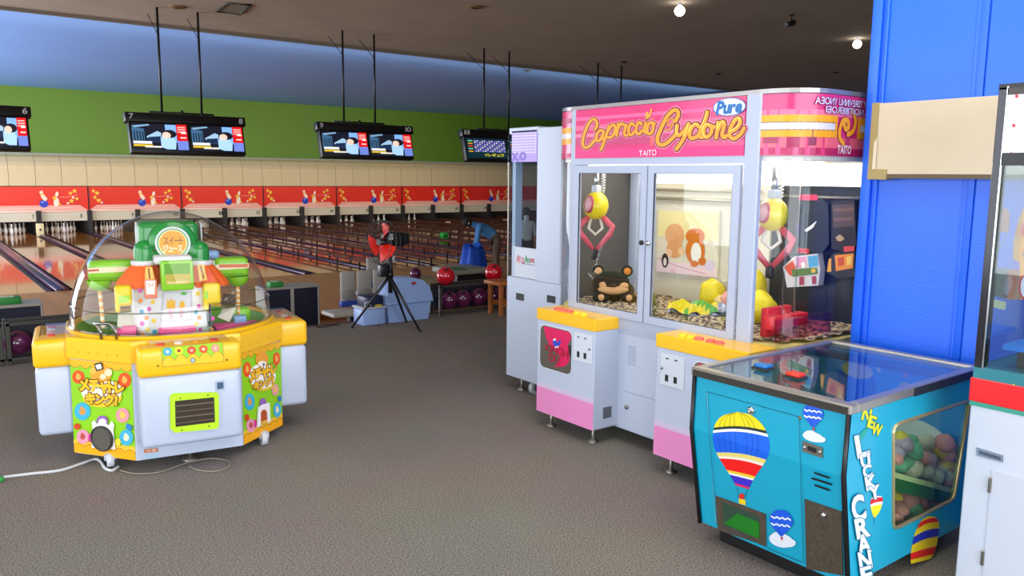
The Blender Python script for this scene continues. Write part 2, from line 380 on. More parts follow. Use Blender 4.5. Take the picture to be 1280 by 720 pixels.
for j, mx in enumerate([2.34+3.3*k for k in range(-1, 9)]):
    t = thing('masking_unit', 'red masking panel with cartoon pins and stars above lanes %s and %s' % (NW[5+2*j], NW[6+2*j]), 'panel', (mx+1.65, YM, ZL+.46))
    MB().box((mx+.015, YM-.03, .14), (mx+3.285, YM+.06, 1.06)).build('red_panel', RED, t, True)
    MB().box((mx+.015, YM-.035, -.19), (mx+3.285, YM+.06, .135), bev=.008, seg=1).build('cream_fascia', CREAM, t, True)
    MB().box((mx, YM-.045, -.19), (mx+.03, YM+.06, 1.08)).build('seam_strip', MSEAM, t, True)
    mask_art(mx, 3.3).build('print', t)
    for q in (0, 1):
        D = Decal(lambda p: Vector((p[0], YM-.035, p[1])), (0, -1, 0), base=.003)
        x = mx+1.45+q*1.55; n = str(5+2*j+q); w = .07*len(n)
        D.text(n, [(x, .06), (x+w, .06), (x+w, -.08), (x, -.08)], '#201a18', .01)
        D.build('lane_number', t)
    MB().cyl((mx+.3, 34.7, .12), .02, 2.7, (1, 0, 0), 8).build('pit_lamp', mat('#fff2dc', .4, emit=18.0), t, True)
# ---- pins
pp = [(.026, 0), (.032, .02), (.047, .06), (.058, .115), (.052, .17), (.034, .225), (.025, .255), (.023, .27), (.029, .31), (.0315, .34), (.027, .365), (.012, .38), (.0005, .381)]
pin0 = MB().lathe(pp, 14).build('bowling_pin', mat('#eceae4', .2, coat=.4)); MB().lathe([(.0262, .245), (.0238, .257), (.0242, .262)], 12).build('neck_stripe', mat('#b81e18', .4), pin0)
first = True
for k, x in enumerate(divs[1:13]):
    cx = x+.47+.59
    for row in range(4):
        for q in range(row+1):
            px, py = cx+(q-row/2)*.305, 33.72+row*.264
            p = pin0 if first else dup(pin0); first = False
            p.location = (px, py, ZL)
            tag(p, 'white bowling pin standing on a dark pin deck below the red masks', 'bowling pin', 'pins on the lane decks')
# ---- overhead monitors
def tv(pxs, nums, kind):
    (xa, xb), (rx0, rx1) = pxs
    Y = 16.0; X0 = onY((xa[0], xa[1]), Y).x; X1 = onY((xb[0], xb[1]), Y).x; w = X1-X0; zt, zb = 2.66, 1.92
    t = thing('lane_monitors', 'black twin overhead monitor numbered %s hanging on two rods' % ' and '.join(NW[int(q)] for q in nums), 'monitor', ((X0+X1)/2, Y, zb))
    t.rotation_euler = (0, 0, 0)
    tilt = Matrix.Translation((0, Y, zt)) @ Matrix.Rotation(math.radians(-14), 4, 'X') @ Matrix.Translation((0, -Y, -zt))
    Tm = lambda p: tilt @ Vector(p)
    m = MB().box((X0+.05, Y-.04, zb), (X1-.05, Y+.12, zt-.14), bev=.012, M=tilt); m.build('housing', BLACK, t, True)
    m = MB().box((X0, Y-.07, zt-.17), (X1, Y+.12, zt), bev=.01, M=tilt); m.build('header', mat('#0d0d10', .35), t, True)
    for n, x in zip(nums, (X0+.06, X1-.06-.07*len(nums[1]))):
        D = Decal(lambda p: Tm((p[0], Y-.07, p[1])), tilt.to_3x3() @ Vector((0, -1, 0)))
        ww = .07*len(n); D.text(n, [(x+.01, zt-.03), (x+ww+.01, zt-.03), (x+ww, zt-.13), (x, zt-.13)], '#d8d8dc', .012)
        D.build('number', t)
    hw = w/2-.05
    for i in (0, 1):
        a = X0+.05+i*hw+.04; b = a+hw-.08; z0, z1 = zb+.06, zt-.20; ww, hh = b-a, z1-z0
        D = Decal(lambda p, a=a, z0=z0, ww=ww, hh=hh: Tm((a+p[0]*ww, Y-.04, z0+p[1]*hh)), tilt.to_3x3() @ Vector((0, -1, 0)), step=.002, base=.004)
        if kind == 'photo':
            D.rect(0, 0, 1, 1, '#141827'); D.poly([(0, .25), (.22, .25), (.22, .8), (0, .85)], '#3b6488')
            for q in range(4): D.rect(.03+q*.05, .28, .05+q*.05, .7, '#14202c')
            D.poly([(0, .9), (.3, .98), (.33, .93), (.05, .83)], '#7da6c8')
            D.poly([(.25, .5), (.45, .72), (.52, .66), (.5, .3), (.3, .3)], '#9fc4e4'); D.poly([(.25, .3), (.5, .3), (.5, .52), (.28, .48)], '#1a2c50')
            D.poly([(.6, .45), (.6, .98), (.8, .98), (.8, .3), (.7, .3)], '#7fb4f0')
            D.poly([(.5, .1), (.5, .4), (.55, .62), (.7, .62), (.78, .3), (.76, .02), (.6, .02)], '#a9d2ff'); D.ell(.67, .62, .13, .16, '#1b1420'); D.ell(.61, .56, .08, .13, '#e8cdbc')
            D.rect(.8, .35, 1, 1, '#d4141c'); D.rect(.8, 0, 1, .35, '#6f86d8')
            for q in range(3): D.rect(.82, .86-q*.09, .97, .91-q*.09, '#f4b0a8')
            D.rect(.86, .45, .97, .5, '#ffd8d0'); D.ell(.93, .63, .05, .09, '#ffe8e0', a0=0, a1=PI)
            D.rect(0, .2, .33, .3, '#e8ecf0'); D.rect(0, .1, .34, .17, '#e6c02c'); D.rect(.2, .06, .5, .12, '#e8e8dc')
        else:
            D.rect(0, 0, 1, 1, '#0c2a34')
            for q in range(5): D.rect(.04, .3+q*.13, .15, .36+q*.13, ('#d8a020', '#6ac0a0', '#d04030')[q % 3])
            for r in range(7):
                for c_ in range(13): D.ell(.21+c_*.06, .34+r*.085, .024, .03, ('#b8a4f0', '#e0d8ff', '#5a5cd0')[(r*2+c_) % 3], n=8, lift=False)
            D.h += .002; D.text('イレギュラ', [(.4, .24), (.9, .24), (.9, .08), (.4, .08)], '#e8e030', .01)
        D.build('screen', t, emit=1.1)
    br = MB().tube([Tm((rx0-.22, Y+.03, zt+.05)), Tm((rx1+.22, Y+.03, zt+.05))], .018, 8)
    for x in (rx0, (rx0+rx1)/2, rx1): br.tube([Tm((x, Y+.03, zt-.01)), Tm((x, Y+.03, zt+.1))], .025, 8)
    br.build('bracket', BLACK, t, True)
    top = Tm((0, Y+.03, zt+.05))
    for x in (rx0, rx1): MB().tube([(x, top.y, top.z), (x, top.y, CEIL-.004)], .022, 8).build('rod', BLACK, t, True)
    for x in (rx0, rx1): MB().tube([(x, top.y, CEIL-.5), (x+.02, top.y+.75, CEIL-.012)], .008, 6).build('stay_wire', BLACK, t, True)
X16 = lambda x, y: onY((x, y), 16.0).x
tv((((155, 150), (305, 157)), (X16(203, 137), X16(253, 140))), ('7', '8'), 'photo')
w_ = X16(305, 157)-X16(155, 150)
tv((((-112, 133), (38, 140)), (X16(-75, 130), X16(-20, 133))), ('5', '6'), 'photo')
tv((((394, 155), (514, 162)), (X16(431, 150), X16(470, 153))), ('9', '10'), 'photo')
tv((((575, 165), (682, 172)), (X16(606, 160), X16(637, 163))), ('11', '12'), 'score')
tv((((722, 172), (810, 180)), (X16(747, 165), X16(776, 168))), ('13', '14'), 'score')

# ---- ceiling fittings
def onC(x, y): return onZ((x, y), CEIL)
c4 = [onC(*p) for p in ((285, 3), (313, 5), (300, 17), (270, 13))]
h = MB(); h.prism([v+Vector((0, 0, -.012)) for v in c4], (0, 0, .011)); h.build('access_hatch', mat('#857a6d', .8), bpy.data.objects['ceiling'])
h = MB(); h.tube([v+Vector((0, 0, -.012)) for v in c4], .025, 6, closed=True); tag(h.build('hatch_frame', mat('#3a3430', .6), bpy.data.objects['ceiling']))
for i, (p, r, lab) in enumerate((((222, 8), .13, 'round brass downlight in the grey ceiling near the square hatch'), ((594, 8), .12, 'round dark downlight in the grey ceiling between hatch and lit bulb'))):
    v = onC(*p); t = thing('downlight', lab, 'lamp', (v.x, v.y, CEIL-.03))
    MB().lathe([(.06, 0), (r, 0), (r+.02, .03)], 20).build('ring', mat('#a08868', .35, .6), t); MB().lathe([(.001, .012), (.07, .012)], 16).build('bulb', mat('#5a5048', .3), t)
v = onC(850, 3); t = thing('ceiling_light', 'lit white globe bulb hanging from the grey ceiling', 'lamp', (v.x, v.y, CEIL-.22))
MB().ball((0, 0, .08), .09, 16).build('bulb', mat('#fff6e8', .3, emit=9), t); MB().cyl((0, 0, .15), .03, .07).build('socket', WHITE, t)
v = onC(1072, 48); t = thing('ceiling_light', 'lit white globe bulb in the grey ceiling beside the blue pillar', 'lamp', (v.x, v.y, CEIL-.2))
MB().ball((0, 0, .08), .09, 16).build('bulb', mat('#fff6e8', .3, emit=9), t); MB().cyl((0, 0, .15), .03, .05).build('socket', WHITE, t)
v = onC(990, 18); t = thing('spotlight', 'small dark spotlight on a short stem under the ceiling', 'lamp', (v.x, v.y, CEIL-.3))
MB().cyl((0, 0, .12), .012, .18, n=8).build('stem', BLACK, t); MB().tube([(-.16, 0, .1), (.06, 0, .16)], [.035, .06], 12).build('head', BLACK, t); MB().lathe([(.05, .285), (.05, .3)], 12).build('base_plate', BLACK, t)
for p in ((780, 77), (898, 92), (660, 88), (1045, 90)):
    v = onC(*p); o = MB().lathe([(.001, 0), (.03, .005), (.035, .03), (.1, .035), (.1, .05)], 14).build('ceiling_sprinkler', mat('#2c2824', .5)); o.location = (v.x, v.y, CEIL-.05)
    tag(o, 'small dark sprinkler head set in the grey ceiling', 'sprinkler', 'sprinkler heads in the ceiling')

# ================================================================ candy crane (octagonal, clear dome)
CR = thing('candy_crane', 'octagonal white and yellow candy crane game under a clear dome', 'arcade machine', (1.28, 5.064, 0), math.atan2(-.147, .989))
MC = Mw(CR); MCi = MC.inverted(); R3 = MC.to_3x3()
def lp(p, yl): return MCi @ hit(p, MC @ Vector((0, yl, 0)), R3 @ Vector((0, 1, 0)))
A_, B_ = .5625, .2725
def octa(s, z): return [Vector((x*s, y*s, z)) for x, y in ((-B_, -A_), (B_, -A_), (A_, -B_), (A_, B_), (B_, A_), (-B_, A_), (-A_, B_), (-A_, -B_))]
MB().prism(octa(1, .06), (0, 0, .545)).build('body', WHITE, CR)
m = MB()
o8 = [octa(1.015, .595), octa(1.03, .60), octa(1.03, .695), octa(1.01, .712), octa(.93, .718)]
m.add([v for r in o8 for v in r], [[i*8+q, i*8+(q+1) % 8, (i+1)*8+(q+1) % 8, (i+1)*8+q] for i in range(4) for q in range(8)] + [list(range(8))[::-1]])
m.build('rim', YEL, CR)
ri = MB()
for k in range(8):
    a, b = octa(1.031, .64)[k], octa(1.031, .64)[(k+1) % 8]; d = (b-a).normalized(); n = Vector((d.y, -d.x, 0))
    for t in (.2, .36, .5, .64, .8):
        ri.ball(a.lerp(b, t), .006, 8, 0, k=6)
ri.build('rivets', mat('#e0ac10', .3), CR)['kind'] = 'stuff'
MB().lathe([(.001, .668), (.50, .668), (.53, .722)], 48).build('floor_tray', mat('#6fae2c', .4), CR)
MB().lathe([(.525, .718), (.535, .728), (.57, .728), (.585, .70)], 48).build('tray_lip', YEL, CR)
m = MB().lathe([(.56*math.cos(a), .715+.66*math.sin(a)) for a in [i*PI/2/18 for i in range(18)]]+[(.0005, 1.375)], 56); m.build('dome', glass('#f8f8f8', 1.1), CR)
MB().lathe([(.553, .715), (.566, .715), (.566, .74), (.56, .745)], 56).build('dome_ring', glass('#d8d8c8', 1.5), CR)
MB().lathe([(.549, .845), (.556, .85), (.553, .856)], 56).build('dome_seam', glass('#b8b8b0', 2.0), CR)
LIME = mat('#86cf1c', .35, coat=.3); GRN = mat('#0a8c34', .28, coat=.4); ORG = mat('#ee6414', .65); CLAWY = mat('#f4d20c', .35)

# ---- printed corner panels
def corner_art(Pm, n, el):
    D = Decal(Pm, n, base=.0015); q = el
    D.poly(q['panel'], '#8fd01e')
    def edge(a, b, t): return (a[0]+(b[0]-a[0])*t, a[1]+(b[1]-a[1])*t)
    tl, tr, br, bl = q['panel']
    nS = 6; hgt = .055; top = [tl, tr]
    pts = [tl, tr]
    for i in range(nS, 0, -1):
        for j in range(7):
            t = (i-j/6)/nS; e = edge(tl, tr, t); l = edge(bl, br, t); k = hgt+.03*math.sin(PI*j/6); pts.append(edge(e, l, k))
    D.poly(pts, '#f7b81c'); D.stroke(pts[2:], .7, '#b8641a', smooth=False)
    pts = [bl, br]
    for i in range(nS, 0, -1):
        for j in range(7):
            t = (i-j/6)/nS; e = edge(tl, tr, t); l = edge(bl, br, t); k = 1-(.075+.03*math.sin(PI*j/6)); pts.append(edge(e, l, k))
    D.poly([bl, br, edge(tr, br, .86), edge(tl, bl, .86)], '#f9c63a'); D.poly(pts, '#f7ae14'); D.stroke(pts[2:], .7, '#b8641a', smooth=False)
    for (x, y, rx, ry, col, ic) in q['dots']:
        D.ell(x, y, rx, ry, col); D.ell(x, y, rx*.45, ry*.45, ic, n=6); D.ell(x-rx*.1, y-ry*.3, rx*.2, ry*.3, ic, n=8)
    for (x, y, rx, ry, col) in q['bits']: D.ell(x, y, rx, ry, col, n=14)
    for poly, col in q['polys']: D.poly(poly, col)
    for body, quad in q['text']:
        D.text(body, quad, '#6e3410', .12); D.text(body, quad, '#fbc01c', .06)
    return D
zl = lambda *p: zm(70, 430, 4.5, p)
def el1(x, y, rx, ry=None): return (70+x/4.5, 430+y/4.5, rx/4.5, (ry or rx)/4.5)
left = dict(panel=zl((78, 85), (425, 112), (450, 655), (105, 608)),
    dots=[(*el1(128, 185, 35, 38), '#ea5418', '#f6b050'), (*el1(388, 203, 37, 43), '#ea5418', '#f6b050'), (*el1(152, 378, 45, 50), '#3db2d8', '#d8984a'), (*el1(378, 400, 38, 42), '#e89aa0', '#f0c850'), (*el1(155, 520, 35, 40), '#ee9cb4', '#c05050'), (*el1(400, 525, 38, 45), '#45b4dc', '#f0e0c0')],
    bits=[(*el1(265, 300, 112, 55), '#e8c828'), (*el1(262, 262, 118, 66), '#f4f0d8'), (*el1(258, 168, 62, 48), '#f0a030'), (*el1(215, 150, 18), '#f0b850'), (*el1(300, 158, 22), '#f3d8b0'), (*el1(270, 182, 16), '#f7e0b8'), (*el1(125, 462, 18), '#d24a1c'), (*el1(200, 525, 12, 26), '#e0389a'), (*el1(355, 550, 16, 22), '#f4d83a'), (*el1(267, 430, 32, 30), '#9a64b8'), (*el1(268, 437, 22, 20), '#f4f0f4')],
    polys=[(zl((220, 110), (262, 100), (276, 138), (234, 152)), '#141414'), (zl((228, 116), (258, 109), (267, 134), (239, 143)), '#e8e8e8'), (zl((404, 442), (436, 460), (430, 488), (398, 470)), '#2f86d0'),
           (zl((208, 580), (214, 470), (208, 440), (222, 425), (236, 446), (250, 440), (290, 446), (304, 455), (320, 430), (336, 450), (330, 480), (342, 590)), '#f6f2f4')],
    text=[('メチャトレ', zl((140, 193), (385, 215), (388, 278), (146, 262))), ('キング!', zl((178, 270), (352, 282), (348, 345), (180, 330)))])
n_l = R3 @ Vector((-1, -1, 0)).normalized(); o_l = MC @ Vector((-(A_+B_)/2, -(A_+B_)/2, 0))
PL = pxplane(o_l, n_l)
corner_art(PL, n_l, left).build('print_panel', CR)
c = PL((70+272/4.5, 430+527/4.5)); sp = MB(); Ms = Matrix.Translation(c) @ n_l.to_track_quat('Z', 'Y').to_matrix().to_4x4()
sp.lathe([(.068, 0), (.072, .022), (.066, .028), (.062, .024)], 32, Ms); sp2 = MB().lathe([(.0005, .022), (.063, .022)], 32, Ms)
so = sp.build('speaker', mat('#3c3a38', .4, .4), CR, True); sp2.build('speaker_mesh', mat('#5c574e', .7, .3, noise=.2, scale=300), so, True)
zr = lambda *p: zm(280, 420, 4.5, p)
def el2(x, y, rx, ry=None): return (280+x/4.5, 420+y/4.5, rx/4.5, (ry or rx)/4.5)
right = dict(panel=zr((95, 90), (318, 28), (328, 500), (110, 612)),
    dots=[(*el2(128, 188, 23, 43), '#ea5418', '#f6b050'), (*el2(293, 128, 20, 37), '#ea5418', '#f6b050'), (*el2(141, 370, 28, 47), '#3db2d8', '#d8984a'), (*el2(284, 302, 20, 33), '#e89aa0', '#f0c850'), (*el2(147, 503, 26, 38), '#ee9cb4', '#c05050'), (*el2(295, 415, 22, 42), '#45b4dc', '#f0e0c0')],
    bits=[(*el2(212, 260, 70, 50), '#e8c828'), (*el2(210, 225, 76, 72), '#f8f8f0'), (*el2(208, 130, 36, 45), '#f0a030'), (*el2(210, 155, 24, 16), '#f4f0e8'), (*el2(124, 458, 13, 20), '#d24a1c'), (*el2(170, 492, 8, 24), '#e0389a'), (*el2(307, 352, 11, 16), '#2f78c0'), (*el2(213, 378, 20, 30), '#9a64b8')],
    polys=[(zr((178, 515), (183, 400), (198, 392), (206, 385), (226, 380), (240, 376), (250, 372), (256, 480)), '#f6f2f4'), (zr((200, 505), (200, 430), (208, 416), (222, 412), (234, 424), (238, 490)), '#b8542c'), (zr((200, 505), (202, 480), (236, 468), (238, 490)), '#e8b050'),
           (zr((212, 170), (212, 150), (224, 158)), '#201814')],
    text=[('メチャトレ', zr((136, 198), (284, 150), (286, 212), (142, 258))), ('キング!', zr((158, 262), (270, 220), (268, 268), (162, 306)))])
n_r = R3 @ Vector((1, -1, 0)).normalized(); o_r = MC @ Vector(((A_+B_)/2, -(A_+B_)/2, 0)); PR = pxplane(o_r, n_r)
corner_art(PR, n_r, right).build('print_panel', CR)
for sx in (-1, 1):      # the two corner panels at the back carry the same green ground
    a, b = Vector((sx*B_, A_, 0)), Vector((sx*A_, B_, 0)); n = Vector((sx, 1, 0)).normalized()*.002
    f = lambda t, z: a.lerp(b, t)+Vector((0, 0, z))+n
    MB().add([f(.08, .09), f(.92, .09), f(.92, .57), f(.08, .57)], [(0, 1, 2, 3)]).build('print_panel', mat('#8fd01e', .35), CR)

# ---- control pods on the four sides
PD = .17
def pod(k):
    Mp = Matrix.Rotation(k*PI/2, 4, 'Z')
    y1 = -A_-PD
    p = MB().box((-.255, y1, .165), (.255, -A_+.01, .55), bev=.03, seg=3, M=Mp).build('pod', WHITE, CR)
    MB().box((-.259, y1-.006, .545), (.259, -A_+.02, .70), bev=.026, seg=4, M=Mp).build('pod_cap', YEL, p)
    MB().box((-.20, y1+.03, .69), (.20, -A_+.01, .718), bev=.008, seg=1, M=Mp).build('clear_cover', glass('#f8f8f4', 1.2), p)
    for i, cc in enumerate(('#d8401c', '#e8e4dc', '#f0a020', '#d8401c')):
        MB().lathe([(.022, .697), (.022, .706), (.014, .712), (.0005, .713)], 14, Mp @ Matrix.Translation((-.14+i*.09, y1+.085, 0))).build('button', mat(cc, .3), p)
    return p
pods = [pod(k) for k in range(4)]
n_f = R3 @ Vector((0, -1, 0)); PF = pxplane(MC @ Vector((0, -A_-PD-.0062, 0)), n_f); PF2 = pxplane(MC @ Vector((0, -A_-PD, 0)), n_f)
zf = lambda *p: zm(180, 400, 3.79, p)
D = Decal(PF, n_f)
q = zf((83, 132), (372, 104), (378, 196), (90, 222)); D.poly(q, '#9ad41c')
def lerp2(a, b, t): return (a[0]+(b[0]-a[0])*t, a[1]+(b[1]-a[1])*t)
pts = [q[3], q[2]]
for i in range(5, 0, -1):
    for j in range(7):
        t = (i-j/6)/5; pts.append(lerp2(lerp2(q[0], q[1], t), lerp2(q[3], q[2], t), .72-.3*math.sin(PI*j/6)))
D.poly(pts, '#f8c420'); D.stroke(pts[2:], .6, '#a8761a', smooth=False); D.stroke(q+[q[0]], .6, '#a8761a', smooth=False)
for (x, y, c1, c2) in ((111, 150, '#45a8d0', '#d8f0f8'), (165, 145, '#d8d820', '#a03020'), (225, 143, '#d8481c', '#f0a890'), (281, 137, '#dc5a20', '#f4c8a0'), (337, 133, '#e89a80', '#f0c0a8')):
    X, Y = zf((x, y))[0]; D.ell(X, Y, 5.4, 5, c1); D.ell(X, Y, 2.4, 2.2, c2, n=6)
X, Y = zf((231, 190))[0]; D.ell(X, Y, 3.2, 3.2, '#5a5a50'); D.ell(X, Y, 2.3, 2.3, '#a8c4d4')
for x, y in ((66, 217), (392, 188)):
    X, Y = zf((x, y))[0]; D.ell(X, Y, 1.3, 1.3, '#5a4a10')
D.build('control_label', pods[0])
fr = zf((122, 358), (140, 345), (342, 340), (352, 352), (352, 500), (340, 512), (145, 530), (124, 512)); inn = zf((145, 380), (330, 362), (334, 480), (148, 503))
m = MB(); m.prism([PF2(p)+n_f*.004 for p in fr], n_f*.012); w = m.build('prize_window', mat('#b8f01e', .35), pods[0], True)
MB().prism([PF2(p)+n_f*.0162 for p in inn], n_f*.001).build('dark_pane', mat('#3c342c', .12, coat=.5), w, True)
D = Decal(PF2, n_f, base=.018)
for k in range(4):
    t = .2+.22*k; a, b = lerp2(inn[0], inn[3], t), lerp2(inn[1], inn[2], t); D.stroke([a, b], .9 if k % 2 else 1.6, '#6a5c4c', smooth=False)
for a in ((170, 367), (300, 352), (178, 517), (306, 498)):
    X, Y = zf(a)[0]; D.ell(X, Y, 1.0, 1.0, '#30400c')
D.build('shelf_lines', w)
lk = MB(); lk.prism([PF2(p)+n_f*.001 for p in zf((338, 288), (380, 284), (381, 330), (339, 334))], n_f*.006); lo = lk.build('lock_plate', mat('#b8c4d8', .3, .3), pods[0], True)
MB().prism([PF2(p)+n_f*.007 for p in zf((345, 295), (374, 292), (375, 322), (346, 326))], n_f*.003).build('lock', mat('#4a6484', .3, .4), lo, True)
D = Decal(pxplane(MC @ Vector((0, -A_, 0)), n_f), n_f, base=.0015)
D.poly(zf((0, 612), (66, 606), (67, 624), (2, 630)), '#b8602c'); D.poly(zf((2, 636), (68, 630), (68, 652), (4, 658)), '#a8c4dc')
D.text('注意', zf((6, 614), (60, 609), (60, 622), (6, 627)), '#f4e0c8'); D.build('sticker', CR)
# ---- casters and foot
for (x, y) in ((-.4, -.42), (.42, -.42), (-.4, .42), (.42, .42)):
    p = MB().cyl((x-.018, y, .042), .042, .036, (1, 0, 0), 20).build('caster', mat('#c8ccd4', .4), CR)
    MB().box((x-.03, y-.02, .04), (x+.03, y+.03, .075), bev=.006).build('caster_fork', mat('#b8bcc8', .4), p)
MB().lathe([(.045, 0), (.045, .012), (.012, .022), (.012, .07)], 20, Matrix.Translation((0, -.49, 0))).build('levelling_foot', STEEL, CR)
# ---- tower inside the dome
tb = CR
xl, xr = lp((171, 420), -.3).x, lp((267, 420), -.3).x; zt = lp((220, 353), -.3).z
MB().box((xl, -.3, .665), (xr, .12, zt), bev=.05, seg=4).build('tower', mat('#e4e4e8', .4), CR)
PT = pxplane(MC @ Vector((0, -.3, 0)), n_f); D = Decal(PT, n_f, base=.0012)
zt_ = lambda *p: zm(140, 270, 4.8, p)
D.poly(zt_((300, 452), (480, 450), (484, 630), (290, 634)), '#c8c8d4'); D.poly(zt_((312, 462), (470, 460), (472, 618), (304, 622)), '#dfdfe8')
D.poly(zt_((326, 555), (330, 495), (344, 512), (356, 488), (366, 512), (382, 500), (378, 555)), '#f4b81e'); D.poly(zt_((404, 552), (408, 505), (420, 515), (432, 505), (438, 548)), '#f4b81e'); D.poly(zt_((338, 560), (362, 560), (366, 612), (346, 618)), '#eab0c0'); D.poly(zt_((405, 560), (428, 556), (424, 612), (406, 612)), '#eab0c0'); D.ell(*zt_((430, 465))[0], 4, 2, '#58b84a')
for x, y, k in ((168, 447, 0), (172, 508, 1), (177, 574, 2), (180, 645, 0), (222, 558, 0), (207, 610, 1), (245, 515, 3), (250, 628, 3), (213, 680, 3), (254, 694, 2), (184, 712, 1), (515, 465, 3), (521, 541, 0), (503, 576, 2), (524, 609, 1), (507, 647, 3), (530, 684, 0), (604, 615, 0), (598, 682, 1)):
    D.ell(*zt_((x, y))[0], 2.7, 2.9, ('#d84ab4', '#f0962c', '#2a9cc4', '#f0cc28')[k], n=14, lift=False)
D.build('print', CR, label='white tower print with coloured polka dots')
def bx(name, p0, p1, y0, y1, m, bev=.01, seg=2, parent=None):
    a, b = lp(p0, y0), lp(p1, y0); return MB().box((a.x, y0, b.z), (b.x, y1, a.z), bev=bev, seg=seg).build(name, m, parent or CR)
bx('pink_tray', (199, 412), (246, 427), -.36, -.29, mat('#ec4a94', .35), .008)
MB().box((lp((258, 375), -.3).x, -.306, lp((258, 408), -.3).z), (lp((263, 375), -.3).x, -.298, lp((258, 378), -.3).z)).build('slot', BLACK, CR)
bx('crossbar', (193, 321), (240, 329), -.33, -.1, mat('#dcdce0', .4), .01)
tr_ = bx('chute_tray', (201, 327), (243, 362), -.385, -.29, LIME, .008)
a, b = lp((205, 330), -.385), lp((238, 342), -.385); MB().box((a.x, -.3865, b.z), (b.x, -.36, a.z)).build('tray_opening', mat('#5da012', .5), tr_)
D = Decal(pxplane(MC @ Vector((0, -.385, 0)), n_f), n_f, base=.002); D.poly(zt_((322, 350), (470, 345), (470, 408), (322, 412)), '#b8a828'); D.text('ドロップタワー', zt_((334, 392), (464, 388), (464, 406), (334, 410)), '#f4ecb0', .02); D.build('tray_label', tr_)
gh = bx('tower_head', (172, 278), (250, 325), -.15, .15, GRN, .035, 4)
for sx, x in ((-1, lp((172, 300), -.0).x), (1, lp((250, 300), 0).x)):
    MB().cyl((x-.004*(sx > 0), 0, lp((172, 293), 0).z), .075, .008*1.0, (sx, 0, 0), 24).build('side_disc', mat('#dfe4e4', .35), gh)
c = lp((214.5, 303), -.15); Mq = Matrix.Translation((c.x, -.15, c.z)) @ Matrix.Rotation(PI/2, 4, 'X')
MB().lathe([(.128, 0), (.128, .05), (.118, .062), (.0005, .062)], 36, Mq).build('badge', GRN, gh)
MB().box((c.x-.128, -.212, c.z-.11), (c.x+.128, -.15, c.z), bev=.01).build('badge_base', GRN, gh)
D = Decal(lambda p: MC @ Vector((c.x+p[0], -.2125, c.z+p[1])), n_f, base=.001)
D.ell(0, 0, .095, .095, '#d8dce0'); D.ell(0, 0, .084, .084, '#3ca050'); D.ell(0, 0, .078, .078, '#f0e4b0'); D.ell(0, 0, .072, .072, '#f0a428')
D.text('スイート', [(-.05, .035), (.055, .035), (.055, -.005), (-.05, -.005)], '#8a5a20', .02); D.text('ジュース', [(-.055, -.01), (.05, -.01), (.05, -.05), (-.055, -.05)], '#f8e8c0', .03); D.build('badge_print', gh)
for px_, in ((181,), (249,)):
    c = lp((px_, 325), -.17); tx, tz = c.x, c.z
    h_ = lp((px_, 302), -.17).z
    t = MB().lathe([(.057, tz-.005), (.057, h_-.05)]+[(.057*math.cos(a), h_-.05+.057*math.sin(a)) for a in [i*PI/16 for i in range(1, 8)]]+[(.0005, h_+.007)], 24, Matrix.Translation((tx, -.17, 0))).build('turret', GRN, CR)
    MB().lathe([(.07, tz-.028), (.074, tz-.02), (.074, tz-.004), (.06, tz)], 24, Matrix.Translation((tx, -.17, 0))).build('collar', mat('#dde0e6', .4), t)
    aw = MB(); n = 64; zs = [(0, .062), (.25, .085), (.55, .108), (.8, .124), (1, .128)]; vs = []; fs = []; H = .125
    sgn = -1 if px_ < 200 else 1
    for (t_, r) in zs:
        for k in range(n):
            A = 2*PI*k/n; rr = r*(1+.11*abs(math.sin(A*7))); vs.append((tx+rr*math.cos(A)+sgn*.02*t_, -.17+rr*math.sin(A), tz-.022-H*t_))
    for i in range(len(zs)-1):
        for k in range(n): fs.append((i*n+k, (i+1)*n+k, (i+1)*n+(k+1) % n, i*n+(k+1) % n))
    aw.add(vs, fs, 0, True).build('awning', ORG, t)
D = Decal(pxplane(MC @ Vector((0, -.345, 0)), n_f), n_f, base=.001)
bx('sign_card', (180, 350), (197, 373), -.345, -.335, mat('#ef8a70', .5), .004)
D.poly(zt_((203, 388), (258, 388), (256, 470), (205, 470)), '#f6f0ea'); D.text('カード', zt_((212, 400), (250, 400), (250, 430), (212, 430)), '#d86a50', .01); D.build('sign_print', CR)
D = Decal(pxplane(MC @ Vector((0, -.312, 0)), n_f), n_f, base=.004)
for q in (((200, 306), (240, 306), (256, 386), (196, 386)), ((512, 290), (552, 290), (572, 385), (524, 390))):
    D.poly(zt_(*q), '#f2c058'); D.stroke(zt_(((q[0][0]+q[1][0])/2, q[0][1]+12), ((q[2][0]+q[3][0])/2, q[2][1]-14)), 2.2, '#8a4a18', smooth=False)
D.build('awning_label', CR)
